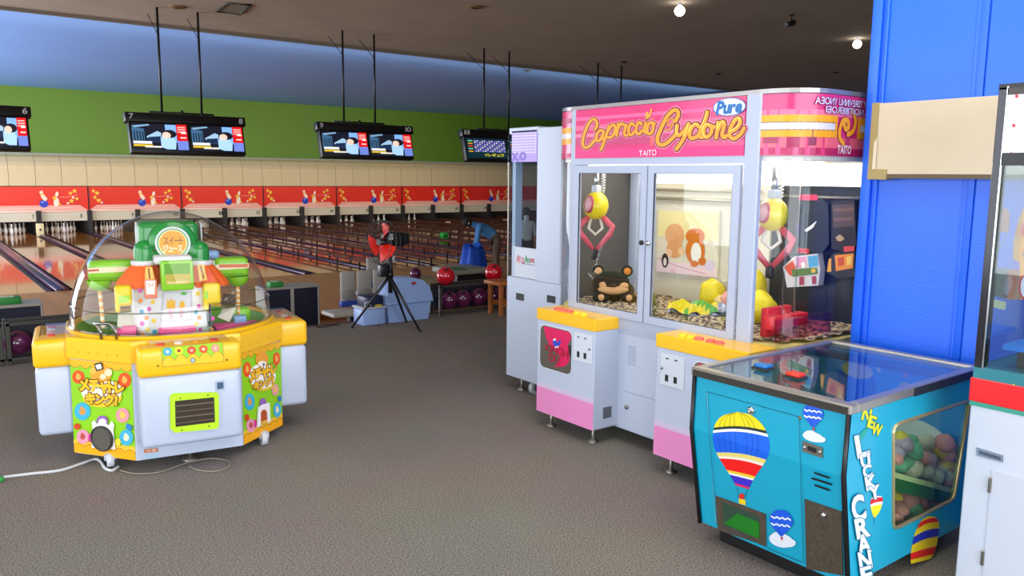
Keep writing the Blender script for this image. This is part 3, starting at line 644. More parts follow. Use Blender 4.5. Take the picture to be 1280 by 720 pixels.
for (a, b, yl) in (((109, 327), (170, 351), .0), ((268, 323), (312, 346), .0)):
    ar = bx('arm', a, b, yl-.06, yl+.06, LIME, .03, 4)
    P = pxplane(MC @ Vector((0, yl-.06, 0)), n_f); D = Decal(P, n_f, base=.0012)
    (ax, ay), (bx_, by) = a, b; D.poly([(ax+1, ay+8), (bx_-1, ay+6), (bx_-1, ay+12), (ax+1, ay+15)], '#f0e6c0')
    D.stroke([(ax+2, ay+11.5), (ax+14, ay+10.5)], 2.2, '#d0502c', smooth=False) if ax < 200 else D.poly([(ax+6, ay+7.5), (bx_-2, ay+7), (bx_-2, ay+11), (ax+6, ay+11.5)], '#e0703c')
    D.stroke([(ax+4+i*4, by-3-1.6*(i % 2)) for i in range(int((bx_-ax)/4)-2)], .7, '#4a9a14'); D.build('arm_print', ar)
    px0 = 124 if ax < 200 else 297; c = lp((px0, by), yl); rz = lp((px0, by+14), yl).z
    MB().ball((c.x, yl, c.z+.005), .066, 20, a0=-PI/2, a1=0).build('arm_cup', LIME, ar)
    end = lp((px0+6 if ax < 200 else px0+1, 418 if ax < 200 else 396), yl); top = Vector((c.x, yl, c.z-.06)); rod = MB(); k = 12
    for i in range(k): rod.tube([top.lerp(end, i/k), top.lerp(end, (i+1)/k)], .011, 8, i % 2, cap=False)
    rod.build('candy_rod', [mat('#f2a838', .35), mat('#f6e6c4', .35)], ar)
for (a, b) in (((143, 358), (166, 391)), ((254, 355), (277, 388))):
    bk = bx('claw_bucket', a, (b[0], b[1]-8), -.36, -.28, CLAWY, .018, 3)
    p = lp((a[0]+2, b[1]-12), -.36); q = lp((a[0]+8, b[1]+1), -.36)
    MB().box((min(p.x, q.x)-.004, -.36, q.z), (max(p.x, q.x), -.30, p.z), bev=.012).build('bucket_lip', CLAWY, bk)
    D = Decal(pxplane(MC @ Vector((0, -.36, 0)), n_f), n_f, base=.001); D.poly([(a[0]+5, a[1]+12), (a[0]+19, a[1]+11), (a[0]+19, a[1]+20), (a[0]+5, a[1]+21)] if a[0] < 200 else [(a[0]+1, a[1]+9), (a[0]+6, a[1]+9), (a[0]+6, a[1]+19), (a[0]+1, a[1]+19)], '#a4dc28'); D.build('bucket_label', bk)
def leaf(name, quad, yls, m):
    vs = [lp(p, y) for p, y in zip(quad, yls)]; n = (vs[1]-vs[0]).cross(vs[3]-vs[0]).normalized()*.004
    return MB().prism(vs, n).build(name, m, CR)
PAP = mat('#e4e0cc', .7)
leaf('paper_card', [(148, 392), (170, 389), (169, 408), (146, 409)], [-.1, -.1, -.2, -.2], PAP)
leaf('paper_card', [(280, 385), (296, 383), (287, 402), (272, 396)], [-.05, -.05, -.15, -.15], PAP)
leaf('clear_flap', [(279, 367), (294, 368), (294, 386), (276, 384)], [-.05]*4, glass('#c8c8c0', 1.5))
bx('pink_platform', (143, 414), (171, 426), -.34, -.25, mat('#ec4a94', .4), .006); bx('pink_platform', (153, 410), (171, 419), -.30, -.22, mat('#ec4a94', .4), .006)
p = lp((292, 413), -.12); MB().box((.2, -.26, .668), (.46, -.10, .70), bev=.006).build('pink_platform', mat('#ec4a94', .4), CR)
bb = bx('blue_display', (293, 396), (309, 408), -.16, -.08, mat('#7fb0dc', .35), .006)
bx('blue_cap', (249, 314), (275, 324), -.02, .05, mat('#88aee0', .3), .02, 3)
MB().box((.30, .0, .668), (.45, .2, .76), bev=.02).build('green_step', LIME, CR); MB().box((-.42, -.15, .668), (-.27, .12, .70), bev=.01).build('green_step', mat('#4c8a24', .5), CR)
# grab handle on the rim
h0, h1 = onZ((127, 424), .715), onZ((146, 424), .715); up = Vector((0, 0, .085)); ln = (h0-h1)*.45
a, b = h0+up+ln, h1+up+ln
MB().tube([h0, h0+up*.5+ln*.05, h0+up*.85+ln*.6, a, a.lerp(b, .5), b, h1+up*.85+ln*.6, h1+up*.5+ln*.05, h1], .0085, 8).build('grab_handle', mat('#8c8a84', .25, 1.0), CR, True)
# ---- cables
pts = [onZ(p, .008) for p in ((-40, 602), (0, 597), (40, 592), (75, 588), (100, 580), (118, 574), (126, 577), (131, 585), (140, 588), (148, 583))]
pts = [Vector(q) for q in pts]
def smooth3(P, k=5):
    out = []; Q = [P[0]]+P+[P[-1]]
    for i in range(1, len(Q)-2):
        for j in range(k):
            t = j/k; a, b, c, d = Q[i-1:i+3]; out.append(.5*((2*b)+(-a+c)*t+(2*a-5*b+4*c-d)*t*t+(-a+3*b-3*c+d)*t**3))
    return out+[P[-1]]
cb = MB().tube(smooth3(pts), .008, 8).build('power_cable', mat('#c9cbd0', .45)); tag(recenter(cb), 'white power cable lying on the carpet beside the candy crane', 'cable')
cc = MB().tube([onZ(p, .012) for p in ((-6, 601), (4, 598.5))], .017, 10).build('cable_connector', mat('#2f9a4a', .4)); tag(recenter(cc), 'green connector joined to the white power cable', 'connector')
pts = [onZ(p, .006) for p in ((150, 588), (170, 592), (200, 590), (232, 579), (262, 573), (284, 576), (286, 583), (270, 589), (250, 588), (236, 583))]
cb = MB().tube(smooth3([Vector(q) for q in pts]), .004, 6).build('thin_cable', mat('#8c8272', .5)); tag(recenter(cb), 'thin grey cable looping on the carpet under the candy crane', 'cable')

# ================================================================ two-player crane with the pink sign
CX0, CX1, CY0, CY1, CRR = 3.4, 4.25, 2.25, 4.12, .24
def outl(i=0.0, k=8):
    x0, y0, y1, r = CX0+i, CY0+i, CY1-i, CRR-i; P = [(CX1-i, y0)]
    P += [(x0+r+r*math.cos(a), y0+r+r*math.sin(a)) for a in [1.5*PI-j*PI/2/k for j in range(k+1)]]
    P += [(x0+r+r*math.cos(a), y1-r+r*math.sin(a)) for a in [PI-j*PI/2/k for j in range(k+1)]]
    return P+[(CX1-i, y1)]
KP = thing('crane_game', 'two-player white crane game with a pink sign over glass doors', 'arcade machine', (3.83, 3.2, 0))
def prm(P, z0, z1, mi=0, mb=None): return (mb or MB()).prism([(x, y, z0) for x, y in P][::-1], (0, 0, z1-z0), mi)
def strip(P, z0, z1, mb=None, mi=0, sm=True):
    m = mb or MB(); vs = [(x, y, z0) for x, y in P]+[(x, y, z1) for x, y in P]; n = len(P)
    return m.add(vs, [(i, i+1, n+i+1, n+i) for i in range(n-1)], mi, sm)
prm(outl(), .09, .70).build('cabinet', WHITE, KP, True)
MATM = mat('#8a7358', .95, bump=.6, bscale=90, name='mottled_mat')
nt = MATM.node_tree; n_ = nt.nodes.new('ShaderNodeTexNoise'); n_.inputs['Scale'].default_value = 45; n_.inputs['Detail'].default_value = 6; r_ = nt.nodes.new('ShaderNodeValToRGB'); tcn = nt.nodes.new('ShaderNodeTexCoord')
r_.color_ramp.elements[0].position = .4; r_.color_ramp.elements[0].color = (*lin('#3c2a1c'), 1); r_.color_ramp.elements[1].position = .6; r_.color_ramp.elements[1].color = (*lin('#d8c4a0'), 1)
nt.links.new(tcn.outputs['Object'], n_.inputs['Vector']); nt.links.new(n_.outputs['Fac'], r_.inputs[0]); nt.links.new(r_.outputs[0], nt.nodes['Principled BSDF'].inputs['Base Color'])
prm(outl(.03), .69, .77).build('play_floor', mat('#e8d87c', .5), KP, True)
g = MB(); N1, N2 = 22, 44; vs = []
for i in range(N1+1):
    for j in range(N2+1):
        vs.append((CX0+.05+.76*i/N1, CY0+.06+1.74*j/N2, .782+.012*math.sin(i*1.7+j*.6)+.01*random.random()))
vs = [v if not ((v[0] < 3.62) and (v[1] < 2.45 or v[1] > 3.93)) else (max(v[0], 3.5), min(max(v[1], 2.36), 4.0), v[2]) for v in vs]
g.add(vs, [(i*(N2+1)+j, (i+1)*(N2+1)+j, (i+1)*(N2+1)+j+1, i*(N2+1)+j+1) for i in range(N1) for j in range(N2)], 0, True).build('floor_mat', MATM, KP, True)
# inner walls
MB().box((4.19, 2.95, .77), (4.22, 4.09, 1.70)).build('back_wall', mat('#d9d2bd', .5), KP, True)
MB().box((4.21, 2.28, .70), (4.24, 2.95, 1.70)).build('back_wall', mat('#17161a', .5), KP, True)
MB().box((3.66, 4.075, .77), (4.2, 4.095, 1.70)).build('side_wall', mat('#5c5a58', .5), KP, True)
MB().box((4.12, 3.99, .77), (4.19, 4.075, 1.68), bev=.01).build('inner_post', WHITE, KP, True)
for z in (1.46, 1.52): MB().tube([(4.15, 3.0, z), (4.15, 3.98, z)], .012, 8).build('gantry_rail', mat('#c9bfa0', .3, .6), KP, True)
MB().box((4.10, 3.05, 1.30), (4.19, 3.10, 1.49)).build('rear_bracket', mat('#b8ae94', .5), KP, True)
prm(outl(.02), 1.69, 1.715).build('inner_roof', mat('#eceae4', .6), KP, True)
MB().box((4.14, 2.3, 1.56), (4.19, 3.98, 1.685), bev=.006, seg=1).build('light_box', mat('#fff8ea', .4, emit=1.8), KP, True)
for y in (2.75, 3.65): MB().box((3.62, y-.32, 1.655), (3.9, y+.32, 1.688), bev=.01, seg=1).build('lamp_panel', mat('#fffaf0', .4, emit=6.0), KP, True)
prm(outl(-.006), 2.008, 2.03).build('top_cover', mat('#9c9898', .3, .6), KP, True)
# glass round the corners
P = outl(.004); MB_ = strip(P[:10], .70, 1.70); MB_.build('corner_glass', glass('#fbfdff', 1.1), KP, True); strip(P[10:], .70, 1.70).build('corner_glass', glass('#fbfdff', 1.1), KP, True)
# posts, header, sill
POST = mat('#aab4cc', .3)
for a, b, z0 in ((2.475, 2.565, .70), (3.83, 3.875, .70)): MB().box((3.388, a, z0), (3.425, b, 2.01), bev=.006, seg=1).build('post', POST, KP, True)
MB().box((3.39, 2.5, 1.672), (3.43, 3.85, 1.712)).build('header', POST, KP, True); MB().box((3.385, 2.5, .70), (3.43, 3.85, .765)).build('sill', POST, KP, True)
for (y0, y1) in ((2.572, 3.198), (3.208, 3.825)):
    d = MB(); w, z0, z1 = .045, .768, 1.668
    d.box((3.378, y0, z0), (3.40, y0+w, z1)).box((3.378, y1-w, z0), (3.40, y1, z1)).box((3.378, y0+w, z0), (3.40, y1-w, z0+w)).box((3.378, y0+w, z1-w), (3.40, y1-w, z1))
    d = d.build('door', POST, KP, True)
    MB().box((3.386, y0+w, z0+w), (3.391, y1-w, z1-w)).build('pane', glass('#fbfdff', 1.0), d, True)
    MB().tube([(3.383, y0+w, z0+w), (3.383, y1-w, z0+w), (3.383, y1-w, z1-w), (3.383, y0+w, z1-w)], .005, 6, closed=True).build('gasket', DKGREY, d, True)
    ky = y0+.022 if y0 > 3.15 else y1-.022
    MB().lathe([(.014, 0), (.014, .01), (.009, .016), (.0005, .016)], 16, Matrix.Translation((3.378, ky, 1.23)) @ Matrix.Rotation(-PI/2, 4, 'Y')).build('lock', BLACK if y0 > 3.15 else CHROME, d, True)
# ---- sign
SG = mat('#d82a74', .3, noise=.1, scale=3.0, coat=.3)
front_s = MB().box((3.388, 2.565, 1.712), (3.40, 3.83, 2.005)).build('sign_panel', SG, KP, True)
P = outl(-.004); Pr = [p for p in P if p[1] < 2.476][0:10]; Pl = [p for p in P if p[1] > 3.949]
sr = strip(P[:10], 1.712, 2.005).build('curved_sign', SG, KP, True); sl = strip(P[10:], 1.712, 2.005).build('curved_sign', SG, KP, True)
PS = pxplane((3.388, 0, 0), (1, 0, 0)); D = Decal(PS, (-1, 0, 0))
z2 = lambda *p: zm(730, 110, 5.565, p)
z1_ = lambda *p: zm(620, 100, 3.765, p)
def band(y0, y1, col): # horizontal wash in the print
    a = onX((930, 100), 3.388); f = lambda y, z: (y, z)
    i = D.ci(col); D.mb.add([Vector((3.388-D.h, 2.567, y0)), Vector((3.388-D.h, 3.828, y0)), Vector((3.388-D.h, 3.828, y1)), Vector((3.388-D.h, 2.567, y1))], [(0, 1, 2, 3)], i); D.h += D.step
band(1.714, 1.765, '#e8287c'); band(1.79, 1.835, '#c0386e'); band(1.84, 1.86, '#ec7aa0'); band(1.88, 1.91, '#e8608e'); band(1.94, 1.96, '#ee5c98')
D.poly(z2((466, 200), (490, 205), (484, 400), (460, 410)), '#e85860')
cap = [[(468, 232), (478, 215), (474, 192), (458, 184), (436, 210), (418, 255), (411, 295), (420, 318), (442, 312), (462, 290), (478, 270)],
       [(508, 240), (490, 238), (476, 262), (476, 284), (490, 284), (504, 262), (510, 242), (503, 272), (514, 284)],
       [(534, 218), (522, 258), (498, 328)], [(530, 240), (548, 214), (562, 216), (562, 244), (546, 268), (528, 270)],
       [(578, 206), (570, 262)], [(575, 232), (592, 206), (604, 212)],
       [(616, 212), (606, 252), (618, 262)], [(652, 212), (640, 204), (628, 226), (628, 252), (640, 258), (654, 244)],
       [(688, 208), (676, 200), (664, 220), (664, 246), (676, 254), (690, 238)], [(708, 200), (700, 240), (712, 250)], [(712, 178), (716, 172)],
       [(736, 200), (722, 206), (714, 236), (722, 254), (738, 244), (744, 216), (736, 200), (750, 206)]]
cyc = [[(610, 250), (600, 262), (586, 254), (590, 226), (618, 210), (626, 240), (600, 290), (566, 290)], [(640, 230), (660, 190), (654, 160), (626, 156), (578, 205), (532, 300), (514, 360), (530, 392), (566, 392), (618, 350), (640, 325)],
       [(652, 262), (648, 310), (664, 330), (700, 300), (734, 250)], [(734, 250), (712, 320), (680, 380), (648, 424)],
       [(800, 268), (786, 252), (754, 274), (738, 320), (752, 350), (790, 338), (812, 312)],
       [(862, 168), (848, 220), (812, 300), (808, 334), (826, 344)], [(880, 262), (856, 256), (836, 290), (842, 334), (866, 340), (892, 302), (890, 268), (880, 262), (910, 270)],
       [(938, 240), (932, 290), (924, 346)], [(934, 296), (958, 246), (974, 236), (980, 262), (966, 320), (978, 344), (1000, 330)],
       [(1020, 306), (1062, 284), (1090, 244), (1084, 212), (1054, 226), (1020, 290), (1022, 338), (1052, 352), (1096, 318), (1118, 280)]]
S1 = [catmull(z1_(*p), 4) for p in cap]; S2 = [catmull(z2(*p), 4) for p in cyc]
for wd, col in ((9.6, '#f2a6c4'), (8.0, '#84102a'), (4.6, '#f59a10')):
    for s_ in S1: D.stroke(s_, wd*.74, col, smooth=False, lift=False)
    for s_ in S2[1:]: D.stroke(s_, wd, col, smooth=False, lift=False)
    D.stroke(S2[0], wd*.3, col, smooth=False, lift=False); D.h += D.step
for s_ in S2[2:]: D.stroke([(x-.8, y-1.0) for x, y in s_[:max(3, len(s_)//2)]], 1.1, '#ffdc60', smooth=False, lift=False)
D.h += D.step
D.stroke(z2((438, 190), (446, 170), (454, 200), (468, 176), (474, 150)), 2.2, '#f8a030')
D.text('TAITO', z2((388, 436), (510, 428), (508, 470), (388, 474)), '#f6e8f0')
ov = [(1018, 132)]; D.ell(730+1018/5.565, 110+132/5.565, 20.6, 11.4, '#2a70b8', rot=-.10); D.ell(730+1018/5.565, 110+132/5.565, 19.6, 10.5, '#d4ecf8', rot=-.10)
for b_, cl in ((.05, '#1c64b0'),): D.text('Pure', z2((942, 98), (1110, 84), (1098, 166), (926, 184)), cl, b_)
D.build('sign_print', front_s)
# curved sign print: s = metres along the outline from the right-hand post
arc = CRR*PI/2
def cmap(p):
    s_, z = p; s_ -= .0
    r = CRR+.004
    if s_ < arc: a = PI+s_/CRR; return Vector((CX0+CRR+r*math.cos(a), CY0+CRR+r*math.sin(a), z))
    return Vector((CX0+CRR+(s_-arc), CY0-.004, z))
def cnor(p):
    if p[0] < arc: a = PI+p[0]/CRR; return Vector((math.cos(a), math.sin(a), 0))
    return Vector((0, -1, 0))
D = Decal(cmap, cnor, base=.0012)
def cband(s0, s1, z0, z1, col):
    n = 14; D.raw([(s0+(s1-s0)*i/n, z0) for i in range(n+1)]+[(s0+(s1-s0)*i/n, z1) for i in range(n+1)], [(i, i+1, n+2+i, n+1+i) for i in range(n)], col)
cband(.01, .95, 1.716, 1.748, '#b81c5c'); cband(.01, .95, 1.75, 1.80, '#e8647c'); cband(.01, .95, 1.90, 1.93, '#ec6c98'); cband(.03, .10, 1.77, 1.83, '#a03058'); cband(.14, .20, 1.75, 1.84, '#a82058'); cband(.24, .28, 1.76, 1.86, '#8a1c50'); cband(.50, .54, 1.75, 1.83, '#c83868')
cband(.01, .42, 1.800, 1.905, '#f2a414'); cband(.01, .40, 1.832, 1.872, '#6a4858'); cband(.01, .398, 1.836, 1.868, '#d8d4e4'); cband(.60, .90, 1.80, 1.905, '#f2a414'); cband(.625, .90, 1.836, 1.868, '#d8d4e4')
for w, c in ((.032, '#8a1c40'), (.025, '#f6a418')):
    D.stroke([(.48, 1.775), (.445, 1.80), (.44, 1.84), (.465, 1.885), (.505, 1.885), (.515, 1.855), (.49, 1.845), (.475, 1.87)], w, c); D.stroke([(.515, 1.82), (.56, 1.84), (.575, 1.89), (.55, 1.93)], w, c)
D.text('TAITO', [(.43, 1.765), (.55, 1.765), (.55, 1.725), (.43, 1.725)], '#f4e4ee', .02)
def mtext(body, x0, x1, z0, z1):  # the photograph shows this lettering back to front
    D.text(body, [(x1, z1), (x0, z1), (x0, z0), (x1, z0)], '#5a2c6a', .05); D.text(body, [(x1, z1), (x0, z1), (x0, z0), (x1, z0)], '#d8c8e8', .01)
mtext('YTISREVINNU YNOEA', .26, .66, 1.955, 1.988); mtext('NOITIBEROEI', .32, .64, 1.917, 1.947)
D.build('sign_print', sr)
D = Decal(lambda p: Vector((CX0+CRR-(CRR+.004)*math.cos(p[0]/CRR), CY1-CRR+(CRR+.004)*math.sin(p[0]/CRR), p[1])), lambda p: Vector((-math.cos(p[0]/CRR), math.sin(p[0]/CRR), 0)), base=.0012)
cband(.0, .3, 1.80, 1.905, '#f2a414'); cband(.0, .3, 1.836, 1.868, '#d8d4e4'); cband(0, .3, 1.718, 1.745, '#b81c5c'); cband(0, .3, 1.93, 1.96, '#b84468'); D.build('sign_print', sl)
# ---- lower front: service panel, vents, lock
sv = MB().box((3.393, 2.96, .33), (3.41, 3.36, .675), bev=.003, seg=1).build('service_panel', WHITE, KP, True)
D = Decal(lambda p: Vector((3.393, p[0], p[1])), (-1, 0, 0), base=.001)
for (y0, z0, nx, nz) in ((3.275, .61, 4, 9), (3.03, .60, 5, 11)):
    for i in range(nx):
        for j in range(nz): D.ell(y0+i*.017+(j % 2)*.008-.008, z0-j*.0135, .0045, .003, '#4a4c58', n=8, lift=False)
D.build('vent_holes', sv)
sd = MB().box((3.394, 2.96, .095), (3.41, 3.36, .322), bev=.003, seg=1).build('lower_door', WHITE, KP, True)
MB().lathe([(.013, 0), (.013, .008), (.007, .013), (.0005, .013)], 16, Matrix.Translation((3.394, 3.325, .235)) @ Matrix.Rotation(-PI/2, 4, 'Y')).build('lock', STEEL, sd, True)
# ---- control pods
def kpod(y0, y1, win_left):
    p = MB().box((3.20, y0, .10), (3.41, y1, .705), bev=.004, seg=1).build('control_pod', WHITE, KP, True)
    MB().box((3.193, y0-.004, .70), (3.41, y1+.004, .772), bev=.004, seg=1).build('yellow_cap', YEL, p, True)
    MB().box((3.1985, y0+.001, .101), (3.2005, y1-.001, .265)).build('pink_skirt', PINK, p, True)
    MB().box((3.1983, y0+.001, .265), (3.2004, y1-.001, .295)).build('pale_skirt', mat('#cfc0dc', .4), p, True)
    ys = [y1-.13-.055*i for i in range(5)]
    for i, y in enumerate(ys):
        red = (i < 3) if win_left else (i > 1)
        MB().lathe([(.026, .772), (.026, .778), (.02, .786), (.0005, .788)], 18, Matrix.Translation((3.255, y-.02*(i > 2), 0))).build('button', mat('#e8604c' if red else '#f6c818', .3), p, True)
    if win_left: wy0, wy1, dy0, dy1 = y1-.335, y1-.035, y0+.02, y0+.185
    else: wy0, wy1, dy0, dy1 = y0+.03, y0+.33, y1-.20, y1-.035
    def rr(a, b, z0, z1, r, n=6):
        P = []
        for cy, cz, s0 in ((b-r, z1-r, 0), (a+r, z1-r, 1), (a+r, z0+r, 2), (b-r, z0+r, 3)):
            P += [(cy+r*math.cos((s0+i/n)*PI/2), cz+r*math.sin((s0+i/n)*PI/2)) for i in range(n+1)]
        return P
    fl = MB().prism([(3.1985, y, z) for y, z in rr(wy0-.006, wy1+.006, .394, .676, .045)], (-.003, 0, 0)).build('prize_flap_frame', mat('#d8dcec', .3), p, True)
    MB().prism([(3.1958, y, z) for y, z in rr(wy0, wy1, .40, .67, .04)], (-.0012, 0, 0)).build('prize_flap', mat('#8f8a7e', .25, .7), fl, True)
    W_ = lambda u, v: (wy1-u*(wy1-wy0), .67-v*.27)     # u to the right, v down
    D = Decal(lambda q: Vector((3.1946, *W_(*q))), (-1, 0, 0), base=.0004, step=.0003)
    D.poly([W for W in [(.1, .02), (.95, .02), (.99, .15), (.88, .32), (.95, .55), (.93, .72), (.8, .84), (.45, .93), (.6, .82), (.66, .66), (.55, .58), (.32, .45), (.18, .28)]], '#d8125a')
    D.poly([(.4, .32), (.5, .26), (.55, .34), (.62, .25), (.68, .3), (.6, .42), (.5, .42), (.46, .46)], '#2848c8'); D.poly([(.42, .28), (.5, .24), (.52, .27), (.44, .32)], '#e8e8f4'); D.poly([(.48, .44), (.6, .4), (.6, .44), (.5, .48)], '#e8e8f4')
    D.text('KINGH', [(.18, .42), (.9, .46), (.9, .64), (.18, .58)], '#a01030', .02); D.text('OU', [(.3, .62), (.62, .66), (.62, .84), (.3, .8)], '#a81838', .035)
    D.poly([(.9, .34), (.985, .3), (.985, .58), (.94, .56)], '#2c2428'); D.build('flap_print', fl)
    cd = MB().box((3.1955, dy0, .50), (3.2005, dy1, .672), bev=.002, seg=1).build('coin_door', mat('#cdd4e2', .35), p, True)
    for dy in (.035, .095):
        MB().box((3.194, dy1-dy-.022, .525), (3.197, dy1-dy, .56)).build('coin_slot', BLACK, cd, True); MB().box((3.1945, dy1-dy-.02, .645), (3.197, dy1-dy, .652)).build('coin_entry', DKGREY, cd, True)
    MB().lathe([(.007, 0), (.007, .006), (.0005, .006)], 10, Matrix.Translation((3.1955, dy0+.02 if win_left else dy1-.012, .59)) @ Matrix.Rotation(-PI/2, 4, 'Y')).build('lock', STEEL, cd, True)
    for y in (y0+.07, y1-.07): MB().lathe([(.03, 0), (.03, .01), (.009, .02), (.009, .105)], 14, Matrix.Translation((3.27, y, 0))).build('foot', STEEL, p, True)
    MB().box((3.28, y0-.001, .16), (3.35, y0+.001, .23)).build('plate', mat('#6a6c70', .4, .5), p, True)
kpod(3.41, 3.945, True); kpod(2.335, 2.925, False)
for x, y in ((4.1, 2.4), (4.1, 4.0), (3.5, 4.0), (3.5, 2.45)): MB().lathe([(.03, 0), (.03, .01), (.01, .02), (.01, .1)], 12, Matrix.Translation((x, y, 0))).build('foot', STEEL, KP, True)
# ---- claws
def claw(x, y, z, r, lab):
    t = thing('crane_claw', lab, 'claw', (x, y, z)); Bm = mat('#f2dc18', .3, coat=.4)
    MB().ball((0, 0, 0), r, 28, sc=(1, 1, 1.12), k=16).build('body', Bm, t)
    d = Vector((-x, -y, 0)).normalized(); rt_ = Vector((-d.y, d.x, 0))*-1
    f = (d*.75+rt_*.62+Vector((0, 0, .15))).normalized()
    Mf = Matrix.Translation(f*(r*.94)) @ f.to_track_quat('Z', 'Y').to_matrix().to_4x4()
    e = MB().lathe([(.0005, .012), (.5*r, .004), (.58*r, -.008)], 20, Mf @ Matrix.Diagonal((.75, 1.15, 1, 1))).build('face_oval', mat('#f0b4b8', .3), t); MB().lathe([(.5*r, .006), (.6*r, .0), (.62*r, -.012)], 20, Mf @ Matrix.Diagonal((.78, 1.15, 1, 1))).build('oval_rim', mat('#c8405a', .3), e)
    AR = mat('#e0586a', .35)
    for s_ in (-1, 1):
        p = [rt_*(s_*r*.5)+Vector((0, 0, -r*.85)), rt_*(s_*r*1.35)+Vector((0, 0, -r*1.7)), rt_*(s_*r*1.1)+Vector((0, 0, -r*2.3)), rt_*(s_*r*.12)+Vector((0, 0, -r*3.5))]
        MB().tube(p, [.019, .021, .019, .014], 8).build('arm', AR, t)
    MB().tube([rt_*-.03+Vector((0, 0, -r)), rt_*-.045+Vector((0, 0, -r*1.8)), Vector((0, 0, -r*2.3)), rt_*.045+Vector((0, 0, -r*1.8)), rt_*.03+Vector((0, 0, -r))], .01, 8).build('loop', mat('#e8e0d0', .4), t)
    MB().box((-.018, -.018, -r*4.3), (.018, .018, -r*3.4), bev=.008).build('tip', BLACK, t)
    MB().cyl((0, 0, r), .016, 1.66-z-r, n=12).build('rod', CHROME, t); MB().box((-.024, -.024, r), (.024, .024, r+.05), bev=.008).build('bracket', mat('#d0d4dc', .3), t)
    sp_ = MB().tube([(.06+.012*math.cos(i), .012*math.sin(i), r+(1.66-z-r)*i/60) for i in range(61)], .004, 5); sp_.build('coil_cable', mat('#d8d8d8', .4), t)
v = onX((745, 257), 3.62); claw(v.x, v.y, v.z, .082, 'yellow round claw with pink arms above the black bear plush')
v = onX((966, 268), 3.62); claw(v.x, v.y, v.z, .078, 'yellow round claw with pink arms above the red tray')
# ---- poster, hanging prizes
PO = pxplane((4.165, 0, 0), (1, 0, 0)); zp = lambda *p: zm(720, 220, 3.43, p)
po = MB().prism([PO(p)+Vector((.002, 0, 0)) for p in zp((353, 138), (613, 148), (603, 437), (343, 409))], (.02, 0, 0)).build('poster_panel', mat('#e6dcc0', .4)); tag(recenter(po), 'cream poster board with two plain animal shapes inside the crane', 'poster')
D = Decal(PO, (-1, 0, 0), base=.001)
D.poly(zp((355, 150), (612, 158), (609, 280), (350, 260)), '#f2e2a0'); D.poly(zp((348, 360), (604, 390), (602, 435), (344, 408)), '#f4d8d8'); D.stroke(zp((352, 352), (440, 388), (560, 420)), .7, '#d8708c')
D.ell(*zp((424, 252))[0], 12, 14, '#e6a66c'); D.ell(*zp((424, 310))[0], 10, 12, '#e2a066'); D.ell(*zp((400, 330))[0], 4, 5, '#f4c898'); D.ell(*zp((452, 322))[0], 4, 5, '#f4c898')
D.ell(*zp((512, 258))[0], 12, 10, '#dc7414'); D.ell(*zp((512, 320))[0], 12, 17, '#dc7414'); D.ell(*zp((516, 330))[0], 6.5, 13, '#f8f4e8'); D.ell(*zp((508, 376))[0], 5, 4, '#dc7414'); D.ell(*zp((542, 366))[0], 5, 5, '#dc7414')
D.ell(*zp((383, 362))[0], 4.2, 9, '#3a2c28'); D.ell(*zp((383, 368))[0], 2, 5, '#e8d8c8'); D.ell(*zp((575, 385))[0], 6, 7, '#e4d0e4'); D.ell(*zp((415, 405))[0], 3, 3, '#f0c0cc')
D.build('print', po)
def hang(name, lab, cat, pts, X, th, m, decs):
    o = MB(); o.prism([onX(p, X) for p in pts], (th, 0, 0)); b = o.build(name, m); tag(recenter(b), lab, cat)
    D = Decal(pxplane((X, 0, 0), (1, 0, 0)), (-1, 0, 0), base=.001, step=.0005)
    for q, col in decs: D.poly(q, col)
    D.build('print', b); return b
zh = lambda *p: zm(940, 220, 3.43, p)
NAVY = mat('#1c2234', .6, bump=.3, bscale=40)
hang('pouch', 'navy zip pouch with a white curve hanging at the crane back', 'pouch', zh((192, 112), (215, 98), (300, 96), (326, 120), (330, 290), (300, 330), (190, 318), (186, 220)), 4.12, .05, NAVY,
     [(zh((205, 78), (280, 80), (282, 104), (200, 104)), '#d8285c'), (zh((225, 232), (262, 205), (278, 192), (262, 222), (235, 240)), '#e8ecf4'), (zh((190, 205), (212, 205), (208, 250), (190, 262)), '#5a4a80'), (zh((196, 308), (246, 312), (244, 334), (194, 328)), '#d02838')])
hang('prize_bag', 'colourful printed prize bag hanging under the navy pouch', 'bag', zh((132, 390), (180, 345), (282, 332), (292, 400), (284, 470), (150, 478)), 4.11, .05, mat('#d8d4d8', .4),
     [(zh((136, 390), (180, 360), (190, 410), (165, 430)), '#e0543c'), (zh((185, 350), (230, 345), (235, 390), (190, 395)), '#e07ca8'), (zh((240, 345), (282, 338), (286, 385), (245, 392)), '#50a8d8'), (zh((170, 400), (280, 392), (284, 420), (175, 432)), '#5a7a34'), (zh((210, 375), (226, 368), (232, 388), (216, 396)), '#fff4e8'), (zh((255, 400), (272, 396), (274, 412), (258, 416)), '#f0c040'), (zh((205, 432), (225, 430), (224, 466), (204, 468)), '#a83050'), (zh((258, 430), (276, 428), (276, 462), (260, 464)), '#a83050')])
hang('pouch', 'black and brown zip pouch hanging beside the blue pillar', 'pouch', zh((338, 108), (440, 100), (446, 300), (400, 330), (340, 310)), 4.13, .05, mat('#241c1c', .6),
     [(zh((345, 125), (440, 120), (440, 215), (348, 222)), '#4a2c24'), (zh((352, 140), (432, 136), (432, 150), (352, 154)), '#6a4434'), (zh((352, 180), (432, 176), (432, 190), (352, 194)), '#6a4434'), (zh((360, 262), (378, 250), (398, 268), (384, 280), (366, 278)), '#b89874'), (zh((394, 302), (440, 300), (440, 322), (396, 326)), '#d8342c')])
